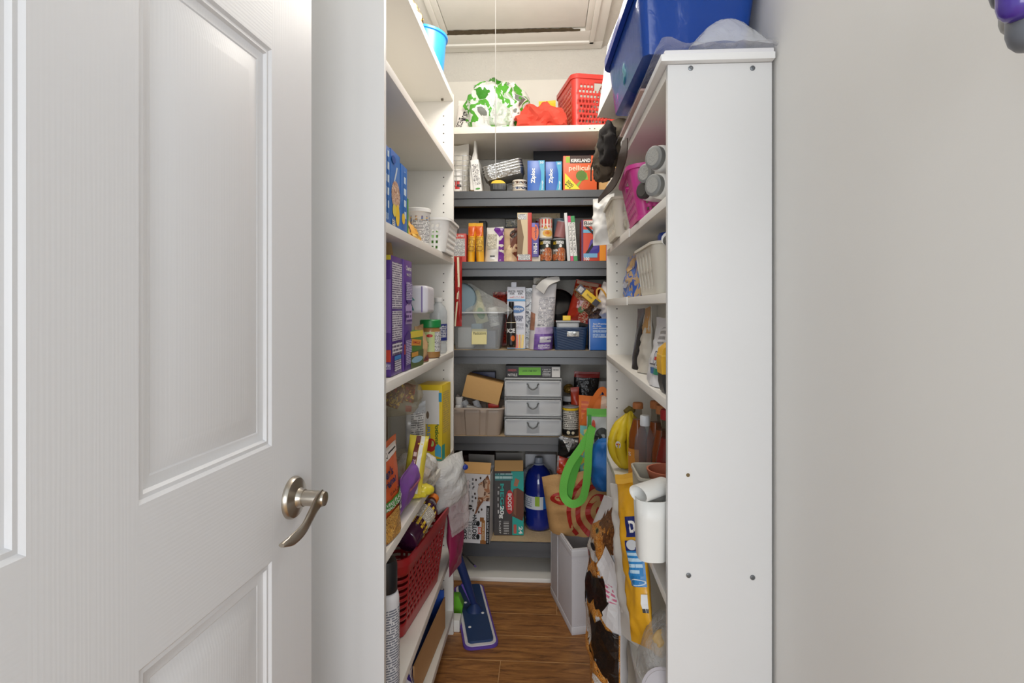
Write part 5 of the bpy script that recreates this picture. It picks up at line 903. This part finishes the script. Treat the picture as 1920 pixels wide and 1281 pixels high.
# ================================================================ on top of the right unit
z = R[0]+.001
t = thing('wrapped_boards', 'flat white boards in plastic wrap lying on top of the right unit', 'boards', (.325, 1.40, z))
obj('board', box(-.108, .100, -.352, .20, .0005, .014, .002), m(236, 236, 236, .45), t); obj('board', box(-.100, .100, -.345, .195, .0145, .024, .002), m(232, 230, 232, .45), t); obj('pink_insert', box(-.112, -.06, -.15, .19, .0242, .030, .002), m(222, 190, 180, .5), t)
def sheet(nx, ny, fn): return [fn(a/nx, b/ny) for b in range(ny+1) for a in range(nx+1)], [(b*(nx+1)+a, b*(nx+1)+a+1, (b+1)*(nx+1)+a+1, (b+1)*(nx+1)+a) for b in range(ny) for a in range(nx)]
def drape(u, v):
    x = -.125+.228*u; y = -.356+.56*v; e = min(1, u/.10); zz = .031-.03*(1-e)**2+.010*(.3-abs(nz(x*24, y*18, 1)))+.004*nz(x*60, y*60, 4)
    zz += .012*max(0, 1-abs(u-.12)/.14)*max(0, 1-v/.25)
    return (x, y, max(zz, .004))
obj('plastic_wrap', sheet(26, 60, drape), film(236, 236, 238, .35, rough=.15, bump=.3), t, smooth=60)
def bub(u, v):
    a = PI*u; x = -.055+.16*u+.004*nz(v*6, u*6, 2); y = -.352+.045*v; zz = .026+(.052*math.sin(a)**.8*(1-.5*u+.35*math.sin(a)))*(1-(2*v-1)**4*.85)+.006*(.3-abs(nz(u*5, v*4, 7)))
    return (x, y, zz)
obj('wrap_bubble', sheet(24, 14, bub), film(238, 240, 244, .40, rough=.08, bump=.5), t, smooth=60)
BT = m(22, 78, 176, .22, coat=.3); TB = film(40, 92, 190, .48, rough=.15, bump=.05)
t = thing('blue_tote', 'translucent blue storage tote on top of the right unit', 'tote', (.296, 1.315, z+.052)); 
t.rotation_euler.z = math.radians(2)
obj('tote_body', basket_mesh(.235, .41, .205, .36, .145, .02, 10, 14, 5, 6, ripple=lambda s, i, f: (.012 if s in (0, 2) and i in (4, 5) else 0)), TB, t, sol=.002, smooth=40)
obj('tote_front', box(-.098, .098, -.176, -.174, .004, .135), BT, t, rot=(math.radians(-6), 0, 0), loc=(0, -.002, 0))
obj('tote_rim', rim_mesh(.235, .41, .022, .150, .003, .012, .022), m(18, 62, 168, .25), t); obj('tote_lid', bx(.25, .425, .012, .004, .1505), m(22, 70, 172, .3), t)
obj('pink_toy', blob(.06, .11, .06, .006, 20, 6), m(222, 90, 190, .5), t, loc=(-.075, .12, .005)); obj('teal_toy', blob(.06, .12, .09, .008, 24, 9), m(50, 130, 150, .5), t, loc=(-.078, .02, .010))
t = thing('sling_bag', 'dark olive cloth bag with ragged edge hanging off the right unit', 'bag', (.254, 1.80, z), (0, 0, 0))
obj('cloth', blob(.12, .24, .12, .024, 15, 33), m(92, 82, 66, .85, bump=.5, bscale=30), t, smooth=60, loc=(-.01, 0, .009)); obj('front_drape', blob(.045, .13, .13, .022, 18, 35), m(86, 76, 62, .85, bump=.5, bscale=30), t, smooth=60, loc=(-.066, -.03, -.055)); obj('dark_lining', blob(.04, .08, .13, .016, 24, 36), m(26, 22, 20, .9), t, smooth=60, loc=(-.064, -.115, -.03))
obj('orange_cord', tube([(-.074, -.10, .0), (-.078, -.105, .03), (-.076, -.1, .06)], .0035, 6), m(206, 130, 70, .6), t)
random.seed(3)
for k in range(7): a = random.uniform(-.02, .02); obj('fringe', tube([(-.072+a, .02+a, .03), (-.082+a, .03, .0), (-.080+a*1.2, .03+a, -.03-random.random()*.02)], .0028, 5), m(60, 54, 48, .9), t)
o_ = t.location.copy(); q = [PX(1172, 262, .205), PX(1166, 300, .195), PX(1152, 340, .19), PX(1134, 362, .19), PX(1122, 376, .19)]
obj('strap', ribbon([p-o_ for p in spline(q, 6)], [.018+.016*math.sin(PI*min(1, k/20)) for k in range(25)], .003, (-.8, -.6, 0)), m(56, 42, 34, .7), t, smooth=60)
t = thing('bag_box', 'white box with a blue end marked 200 bags behind the blue tote', 'box', PY(1150, 172, 1.60)+Vector((.05, .12, .0)), (0, 8, 4)); w_, d_, h_ = .13, .24, .24
obj('carton', bx(w_, d_, h_), m(236, 234, 230, .45), t); decals(t, boxface(w_, d_, h_, 'f'), [('r', .0, 1, 0, 1, m(44, 84, 160, .4)), ('t', .26, .66, .16, .42, '200 BAGS', WH, -90, .02), ('r', .0, 1, .0, .16, m(44, 34, 92, .4)), ('r', .08, .7, .04, .12, fp((44, 34, 92), (210, 206, 226), .02, 60))])
decals(t, boxface(w_, d_, h_, 'l'), [('r', .9, .93, .42, .5, m(120, 120, 124, .5))])
# ================================================================ right unit, first shelf
z = R[1]+.0014
capm = m(150, 152, 152, .4, metal=.3); bodyw = m(238, 237, 234, .4)
for px_, py_, X, r, cm, lab in ((1223, 347, .232, .0240, capm, 'white bottle with silver cap lying lowest beside the end panel'), (1203, 357, .230, .0200, m(60, 58, 56, .4), 'white bottle with a dark cap lying next to the pink basket'), (1207, 325, .232, .0225, capm, 'white bottle with silver cap lying in the middle of the pile'), (1224, 295, .236, .0255, capm, 'white bottle with silver cap lying on top of the pile')):
    c = PX(px_, py_, X); t = thing('white_bottle', lab, 'bottle', c, (0, 90, 34), 'white bottles lying on their sides')
    L2 = .14
    obj('bottle_body', lathe([(r*.9, .0125), (r*1.10, .016), (r*1.16, .024), (r*1.16, L2), (r*1.05, L2+.006)], 28), bodyw, t, smooth=50); obj('cap', lathe([(r*.86, 0), (r*.98, .0015), (r, .003), (r, .0125), (r*.9, .014)], 28), cm, t)
    obj('cap_disc', lathe([(r*.7, -.0008), (r*.7, .0006)], 24), m(172, 172, 168, .5, bump=.3, bscale=200) if cm is capm else m(80, 78, 74, .5), t)
t = thing('pink_basket', 'hot pink perforated basket standing next to the white bottles', 'basket', (.283, 1.475, z+.0052), (0, -7, -3)); pk = m(206, 62, 146, .35)
def ph(side, i, j, n): return side < 4 and 2 <= j <= 9 and j % 2 == 0 and i % 2 == 1 or (side in (1, 3) and 10 <= j <= 11 and n*.35 < i < n*.68)
obj('body', basket_mesh(.112, .25, .092, .215, .128, .018, 10, 21, 3, 14, ph), pk, t, sol=.0022); obj('rim', rim_mesh(.112, .25, .02, .132, .003, .008, .010), pk, t); obj('foot', rim_mesh(.090, .21, .016, .010, .003, .006, .0098), pk, t)
carton('peach_box', 'plain peach coloured box behind the top white bottle', 'box', (Vector((.375, 1.50, z)), -90, (.12, .05, .165)), m(226, 186, 160, .6))
t = thing('beige_basket', 'cream basket with vertical slots beside the pink basket', 'basket', (.268, 1.795, z+.0012), (0, 0, 0)); cr = m(222, 216, 200, .45)
def vs_(side, i, j, n): return side < 4 and 2 <= j <= 9 and j not in (5, 6) and i % 3 == 1
obj('body', basket_mesh(.125, .25, .10, .20, .112, .02, 9, 18, 4, 12, vs_), cr, t, sol=.0022); obj('rim', rim_mesh(.125, .25, .022, .116, .003, .006, .008), cr, t)
pouch('white_crumpled_bag', 'crumpled white paper bag hanging at the far end of the right shelf', 'bag', (Vector((.210, 1.99, z+.008)), -38, (.088, .04, .17)), m(234, 233, 230, .5), crum=.014, k=20, bot='seal')
# second shelf
z = R[2]+.0014
pouch('blue_pouch', 'blue pretzel bag standing beside the cream tub', 'bag', place('r', 1163, 1184, 470, z, .248, .05), mottled([(40, 84, 176), (90, 130, 206), (200, 170, 130), (50, 96, 190)], 16, .3), [('e', .6, .72, .25, .16, m(206, 170, 120, .4)), ('p', [(.25, .3), (.5, .38), (.75, .3), (.5, .22)], m(210, 214, 226, .4))], crum=.008)
pouch('blue_foil_bag', 'pale blue foil bag behind the pretzel bag', 'bag', (Vector((.365, 1.80, z)), -90, (.20, .06, .15)), m(110, 150, 196, .3), crum=.01)
t = thing('cream_tub', 'deep cream plastic tub with slots holding a blue lid', 'tub', (.300, 1.330, z+.0012), (0, 0, 0)); ct = m(218, 213, 200, .42)
def cs(side, i, j, n): return side in (1, 3) and (2 <= j <= 5 or 7 <= j <= 10) and i % 4 in (1,)
obj('body', basket_mesh(.132, .26, .108, .22, .108, .026, 8, 20, 5, 13, cs), ct, t, sol=.0025); obj('rim', rim_mesh(.132, .26, .028, .112, .003, .005, .006), ct, t)
t = thing('blue_canister', 'round canister with a bright blue screw top in the cream tub', 'canister', (.312, 1.335, z+.006)); obj('canister_body', lathe([(.038, 0), (.041, .004), (.041, .10), (.038, .106)], 32), m(90, 60, 40, .4), t); obj('blue_top', lathe([(.042, .104), (.0435, .108), (.0435, .134), (.040, .140)], 32), m(30, 70, 170, .3), t)
c = PX(1246, 458, .25); t = thing('rolled_strip', 'curled white plastic strip standing in the cream tub near the end panel', 'strip', (c.x+.02, c.y, z+.09)); q = [(.02*math.cos(a), .0, .020+.016*math.sin(a)) for a in [k*PI/9 for k in range(3, 18)]]; obj('curl', ribbon([(x, y, zz) for x, y, zz in q]+[(.03, 0, .0)], .06, .003, (.3, 0, 1)) if False else fixn((lambda n, P: ([(x*s, y+dy, zz*s) for s in (1, .84) for dy in (-.03, .03) for x, y, zz in P], [(a, a+1, n+a+1, n+a) for a in range(n-1)]+[(2*n+a, 3*n+a, 3*n+a+1, 2*n+a+1) for a in range(n-1)]+[(a, 2*n+a, 2*n+a+1, a+1) for a in range(n-1)]+[(n+a, n+a+1, 3*n+a+1, 3*n+a) for a in range(n-1)]+[(0, n, 3*n, 2*n), (n-1, 3*n-1, 4*n-1, 2*n-1)]))(len(q), q)), WH, t, smooth=50, rot=(0, 0, math.radians(-25)))
# third shelf
z = R[3]+.0014
pouch('dark_pouch', 'black stand up pouch at the far end of the third right shelf', 'pouch', place('r', 1180, 1191, 579, z, .252, .05), m(36, 34, 36, .25), crum=.002, full=.9)
pouch('cream_pouch', 'cream and tan pouch between the black pouch and the white bag', 'pouch', place('r', 1191, 1203, 578, z, .254, .05), m(206, 200, 188, .5), [('p', [(.3, .6), (1, .6), (1, 1), (.3, 1)], m(196, 150, 90, .5))], crum=.008, full=.9)
pouch('flour_bag', 'white paper bag with a red maple leaf badge on the right unit', 'bag', place('r', 1203, 1239, 598, z, .240, .075), m(230, 230, 232, .5), [('ring', .62, .40, .0135, .0155, m(90, 100, 130, .5)), ('p', [(.62, .435), (.635, .415), (.67, .42), (.655, .395), (.675, .385), (.63, .375), (.62, .362), (.61, .375), (.565, .385), (.585, .395), (.57, .42), (.605, .415)], RED), ('r', .45, .8, .29, .32, fp((230, 230, 232), (110, 110, 120), .007, 130)), ('r', .5, .62, .17, .26, m(70, 110, 160, .5)), ('r', .63, .74, .17, .26, m(60, 150, 120, .5)), ('r', .5, .95, .62, .85, fp((226, 224, 224), (160, 158, 158), .012, 90))], crum=.007, full=.75)
t = pouch('foil_bag', 'silver foil bag with a white paper band above the flour bag', 'bag', (Vector((.352, 1.235, z+.045)), -84, (.19, .06, .125)), SILV, [('r', .1, 1, .0, .5, m(222, 220, 220, .5)), ('r', .1, 1, .0, .04, m(206, 160, 110, .5)), ('e', .86, .22, .05, .08, m(190, 60, 40, .5)), ('r', .2, .8, .3, .45, fp((222, 220, 220), (120, 120, 120), .01, 100))], crum=.012)
c = PX(1243, 728, .243); t = thing('tape_dispenser', 'yellow and black tool standing near the end panel', 'tool', (c.x+.022, c.y+.004, z+.0005)); obj('yellow_shell', prism([(-.028, .038), (.024, .038), (.030, .06), (.028, .082), (.014, .098), (-.012, .1), (-.026, .088), (-.030, .066)], 1, -.024, .024), m(236, 182, 40, .35), t, smooth=50); obj('black_base', prism([(-.022, 0), (.024, 0), (.026, .036), (-.027, .040), (-.027, .02)], 1, -.022, .022), m(44, 42, 42, .4), t); obj('rim_line', prism([(-.029, .074), (.0295, .074), (.0295, .077), (-.029, .077)], 1, -.0246, .0246), m(250, 206, 80, .35), t)
# fourth shelf: bananas and bottles
z = R[4]+.0014
t = thing('banana_bunch', 'bunch of yellow bananas on the far end of the right shelf', 'bananas', (.29, 1.93, z)); bn = m(226, 198, 40, .45, var=.12, vscale=14); tip = m(92, 72, 36, .7)
crown = Vector((.0, -.01, .195))
for k, (a, r0) in enumerate(((-2.75, .062), (-2.25, .054), (-1.55, .05), (-.8, .052), (-2.5, .03))):
    dr = Vector((math.cos(a), math.sin(a), 0)); pts = [crown+dr*.004, crown+dr*.018+Vector((0, 0, -.022)), crown+dr*(r0*.75)+Vector((0, 0, -.055)), crown+dr*(r0*1.05)+Vector((0, 0, -.10)), crown+dr*(r0*.9)+Vector((0, 0, -.145)), crown+dr*(r0*.45)+Vector((0, 0, -.178)), crown+dr*(r0*.30)+Vector((0, 0, -.188))]
    P = spline(pts, 4); n = len(P); rr = [.006 if i/n < .10 else .0175*min(1, ((i/n-.06)/.22))**.7*min(1, ((1.03-i/n)/.22))**.6 for i in range(n)]
    b = obj('banana', tube(P, rr, 7), bn, t, smooth=70); obj('tip', tube([P[-2], P[-1]+Vector((0, 0, -.004))], .0048, 7), tip, b)
    if k == 1: decals(b, Face(.02, .024, lambda u, v, o: tuple(crown+dr*(r0*1.03+.0165+o)+Vector((-dr.y, dr.x, 0))*(u-.01)+Vector((0, 0, -.115+v)))), [('e', .5, .5, .5, .5, m(226, 226, 230, .5)), ('r', .15, .85, .45, .65, RED), ('t', .5, .3, .5, .2, '4011', NAV)])
obj('crown', tube([crown+Vector((-.016, -.008, -.002)), crown+Vector((0, 0, .007)), crown+Vector((.018, .006, .0))], [.008, .011, .008], 8), m(120, 104, 44, .7), t)
glass = film(150, 140, 120, .06, rough=.04, bump=0)
def cork_bottle(lab, px_, X, yt, col, r=.029, capc=(190, 120, 70), lbl=None):
    c = PX(px_, 800, X); H = PX(px_, yt, X).z-z
    t = thing('juice_bottle', lab, 'bottle', (c.x, c.y, z), (0, 0, 0), 'glass juice bottles')
    pr = [(r*.94, .0005), (r, .004), (r, H*.55), (r*.93, H*.62), (r*.55, H*.78), (r*.44, H*.86), (r*.44, H*.93)]
    obj('glass_body', lathe(pr, 28), glass, t, smooth=50); lq = [(a*.94, min(b+.003, H*.80)) for a, b in pr if b < H*.80]
    obj('juice', lathe(lq, 28), m(*col, .15, coat=.4), t, smooth=50)
    obj('bottle_cap', lathe([(r*.5, H*.925), (r*.56, H*.93), (r*.56, H*.985), (r*.5, H)], 20), m(*capc, .7, bump=.4, bscale=150), t)
    if lbl: decals(t, cylface(r*1.005, H*.34, H*.1, mid=-PI*.72), lbl)
    return t
cork_bottle('amber juice bottle with a brown cap next to the bananas', 1196, .292, 755, (206, 110, 30), .029, lbl=[('r', .3, .6, .0, 1, m(226, 150, 60, .4)), ('t', .42, .8, .08, .14, 'S', WH)])
cork_bottle('amber juice bottle with a brown cap behind the water bottle', 1229, .315, 752, (196, 96, 30), .027)
cork_bottle('amber juice bottle with brown cap between the water bottle and red bottle', 1241, .300, 760, (190, 90, 34), .027)
cork_bottle('red juice bottle with a red clasp nearest the end panel', 1252, .285, 768, (170, 36, 30), .03, (170, 40, 40), lbl=[('r', .2, .65, .55, .85, m(226, 220, 216, .4)), ('t', .42, .7, .3, .14, 'Grenadine', INK), ('t', .42, .25, .3, .3, 'k', WH)])
c = PX(1209, 880, .262); H = PX(1209, 779, .262).z-z; r = .0265
t = bottle('sport_bottle', 'clear plastic water bottle with white cap and blue label in front of the juice', 'bottle', (c.x, c.y, z), [(r*.9, 0), (r, .004), (r, H*.28), (r*.97, H*.30), (r, H*.32), (r, H*.52), (r*.93, H*.55), (r, H*.58), (r*1.02, H*.68), (r*.94, H*.78), (r*.6, H*.87), (r*.42, H*.9), (r*.42, H*.93)], film(200, 206, 214, .12, rough=.06, bump=.15, bscale=60), [(r*.46, H*.9), (r*.48, H*.905), (r*.46, H*.985), (r*.42, H)], m(226, 228, 230, .4), (H*.22, H*.50, r*1.01, [('r', .1, .9, 0, 1, m(44, 56, 150, .4)), ('r', .50, .68, .1, .75, fp((206, 208, 220), (70, 76, 110), .006, 130)), ('r', .25, .46, .1, .9, fp((44, 56, 150), (140, 150, 206), .02, 70))]), n=32)
# bins at the shelf edge by the end panel
t = thing('taupe_bin', 'taupe bin hooked on the shelf edge beside the end panel', 'bin', (.262, 1.224, z+.0615)); obj('body', basket_mesh(.125, .118, .115, .108, .130, .012, 4, 4, 4, 3), m(176, 170, 154, .45), t, sol=.0025); obj('rim', rim_mesh(.125, .118, .013, .132, .003, .004, .006), m(192, 186, 170, .45), t)
tag(obj('terracotta_dish', lathe([(.02, 0), (.036, .02), (.046, .05), (.047, .054), (.043, .054), (.034, .022)], 32, True, False), m(190, 112, 84, .6), loc=(.268, 1.218, z+.145)), 'terracotta coloured dish sitting in the taupe bin', 'dish')
t = thing('hanging_cup', 'white plastic cup bin with an oval spout hanging below the taupe bin', 'cup bin', (.212, 1.118, .757)); wc = m(228, 228, 224, .4)
obj('cup_body', basket_mesh(.064, .072, .054, .062, .118, .024, 3, 4, 6, 3), wc, t, sol=.0022, smooth=50)
ov = [(.022*math.cos(a), .012*math.sin(a)) for a in [2*PI*k/24 for k in range(24)]]; V = []; Fc = []
for sx, sc_ in ((-.02, 1), (-.021, 1.1), (-.018, 1.12), (.05, 1.05), (.05, .9), (-.018, .9)):
    V += [(sx, a*sc_*1.05, .118+b*sc_*1.25+.012) for a, b in ov]
for j in range(6):
    k2 = (j+1) % 6
    for k in range(24): l_ = (k+1) % 24; Fc.append((j*24+k, j*24+l_, k2*24+l_, k2*24+k))
obj('oval_spout', fixn((V, Fc)), wc, t, smooth=50, rot=(0, math.radians(-6), math.radians(32)))
# ================================================================ bags on the floor at the right
pa, pb = Vector((.128, 1.74, 0)), Vector((.205, 1.46, 0)); dv = pb-pa; an = math.degrees(math.atan2(dv.y, dv.x)); wd = dv.length
fur = mottled([(52, 34, 22), (120, 78, 44), (84, 54, 32), (150, 104, 60), (40, 28, 20)], 60, .3, .2, 3.0); furw = mottled([(226, 222, 216), (190, 176, 160), (236, 234, 230), (206, 198, 186)], 60, .3, .2, 3.0); furo = mottled([(196, 120, 44), (226, 160, 76), (170, 96, 30), (232, 186, 120)], 60, .3, .2, 3.0); furb = mottled([(20, 16, 14), (40, 28, 22), (14, 12, 12), (60, 40, 28)], 60, .3, .2, 3.0)
def shag(poly, amp=.02, n=5):
    random.seed(len(poly)); out = []
    for i, p in enumerate(poly):
        q = poly[(i+1) % len(poly)]
        for k in range(n): f = k/n; s = amp*(1 if k % 2 else -.4)*random.random(); dx, dy = q[0]-p[0], q[1]-p[1]; L3 = math.hypot(dx, dy)+1e-6; out.append((p[0]+dx*f+dy/L3*s, p[1]+dy*f-dx/L3*s))
    return out
HB = .72
def A(*pts): return [((x-1113)/64, (1.25-(y-577)*1.60/1040)/HB) for x, y in pts]
def E_(x, y, rx, ry, mt): (u, v), = A((x, y)); return ('e', u, v, rx/64, ry*1.6/1040/HB, mt)
white_film = m(232, 231, 232, .25, bump=.2, bscale=14)
t = pouch('pet_food_bag', 'large pet food bag with a long haired animal photo standing on the floor', 'bag', (Vector((.171, 1.575, .001)), -74, (.215, .08, HB)), white_film, [
    ('p', shag(A((1112, 1004), (1128, 972), (1150, 942), (1168, 950), (1170, 1000), (1160, 1040), (1164, 1066), (1170, 1088), (1160, 1128), (1182, 1142), (1180, 1292), (1112, 1292)), .01), furo), ('r', 0, .08, .25, .80, m(34, 22, 16, .35)), ('p', shag(A((1136, 949), (1155, 932), (1172, 940), (1178, 975), (1164, 985), (1157, 978), (1131, 980), (1134, 962)), .03), fur), ('p', shag(A((1120, 990), (1139, 978), (1159, 983), (1168, 1001), (1156, 1018), (1137, 1006), (1122, 1010)), .02), furo), ('p', shag(A((1150, 984), (1170, 978), (1176, 1006), (1160, 1014)), .03), fur), E_(1136, 988, 6, 5, m(150, 140, 80, .3)), E_(1136, 988, 3, 4, BK),
    ('p', shag(A((1124, 1012), (1139, 1006), (1146, 1024), (1138, 1036), (1122, 1034)), .015), furw), E_(1138, 1018, 6, 7, BK), E_(1143, 1034, 9, 8, m(214, 212, 210, .3)), ('p', A((1117, 1036), (1129, 1037), (1127, 1050), (1117, 1054)), m(206, 140, 150, .4)), ('p', shag(A((1119, 1050), (1146, 1044), (1157, 1056), (1140, 1070), (1119, 1068)), .02), furo),
    ('p', shag(A((1118, 1070), (1163, 1062), (1172, 1088), (1163, 1118), (1142, 1112), (1118, 1104)), .03), furb), ('p', shag(A((1114, 1104), (1124, 1100), (1142, 1130), (1146, 1158), (1138, 1198), (1120, 1178)), .03), furw), ('p', shag(A((1146, 1130), (1183, 1138), (1183, 1197), (1180, 1250), (1161, 1218), (1144, 1167)), .03), furb), ('p', shag(A((1122, 1180), (1140, 1196), (1163, 1210), (1174, 1241), (1174, 1290), (1140, 1290), (1128, 1225)), .03), furo), ('p', shag(A((1150, 1222), (1172, 1236), (1184, 1290), (1160, 1290)), .03), furw),
    ('p', A((1163, 1000), (1180, 1030), (1193, 1131), (1190, 1139), (1168, 1132), (1163, 1114), (1172, 1088), (1163, 1062), (1152, 1042)), white_film), ('p', A((1164, 1062), (1172, 1060), (1178, 1084), (1170, 1088)), fp((232, 231, 232), (214, 120, 150), .010, 90)), ('p', A((1182, 1080), (1193, 1076), (1193, 1140), (1183, 1140)), fp((170, 172, 178), (90, 92, 100), .012, 90)), ('p', A((1112, 1107), (1118, 1107), (1119, 1123), (1112, 1123)), m(206, 66, 44, .4)), ('p', A((1112, 1124), (1118, 1124), (1119, 1140), (1112, 1140)), m(60, 90, 170, .4))], crum=.014, k=9, top=.03, full=.45, wfn=lambda v: (.70+.5*v if v < .6 else 1.0) if v < .82 else max(.45, 1-2.6*(v-.82)), lean=-.0)
t = pouch('treat_bag', 'yellow treat bag with a blue panel leaning against the right unit', 'bag', (Vector((.214, 1.225, .50)), -62, (.082, .035, .36)), m(232, 172, 40, .25, bump=.3, bscale=30), [('r', .55, 1, .62, .74, m(28, 40, 110, .4)), ('t', .78, .68, .2, .07, 'D', WH, 0, .04), ('r', .52, 1, .34, .60, m(40, 130, 196, .35)), ('r', .52, 1, .54, .60, m(28, 40, 110, .4)), ('e', .74, .575, .16, .03, m(206, 210, 214, .4)), ('r', .56, .98, .40, .53, fp((40, 130, 196), (190, 220, 240), .012, 110)), ('e', .8, .365, .22, .02, m(210, 226, 240, .4)), ('e', .8, .365, .19, .014, m(40, 130, 196, .35)), ('r', .88, 1, .20, .30, fp((236, 236, 236), (30, 30, 30), .08, 600)), ('r', 0, 1, .94, 1, m(240, 186, 70, .3))], bot='seal', crum=.008, k=18, top=.04, tilt=(-4, -15))
t = thing('clear_bag', 'clear bag of empty deli tubs at the bottom of the right unit', 'bag', (.258, 1.185, R[5]+.002), (0, 0, 0)); obj('plastic_wrap', blob(.11, .15, .27, .014, 14, 95, flat=.05), film(226, 226, 226, .30, rough=.1, bump=.6), t, smooth=60)
for k, (dx, dy, dz, rx, ry) in enumerate(((-.012, -.025, .13, 62, -25), (-.015, .03, .05, 50, -25), (.005, -.03, .05, 60, 0))):
    d_ = obj('deli_tub', lathe([(.030, 0), (.033, .003), (.040, .055), (.0415, .056)], 28), film(222, 220, 216, .5, rough=.15, bump=.05), t, loc=(dx, dy, dz), rot=(math.radians(rx), math.radians(ry), 0)); obj('tub_lid', lathe([(.0425, .0565), (.0435, .058), (.0435, .063), (.038, .0635), (.037, .062)], 30), m(176, 170, 174, .4), d_)
obj('brown_twist', blob(.03, .03, .05, .006, 40, 3), m(190, 160, 110, .6), t, loc=(-.02, -.03, .20))
tag(obj('paper_sack', pouch_mesh(.085, .02, .36, crum=.012, seed=5, k=16, bot='seal')[0], m(222, 220, 214, .6), loc=(.206, 1.345, .45), rot=(0, math.radians(-10), math.radians(-70)), smooth=60), 'torn white paper sack between the pet food and the shelf edge', 'sack')
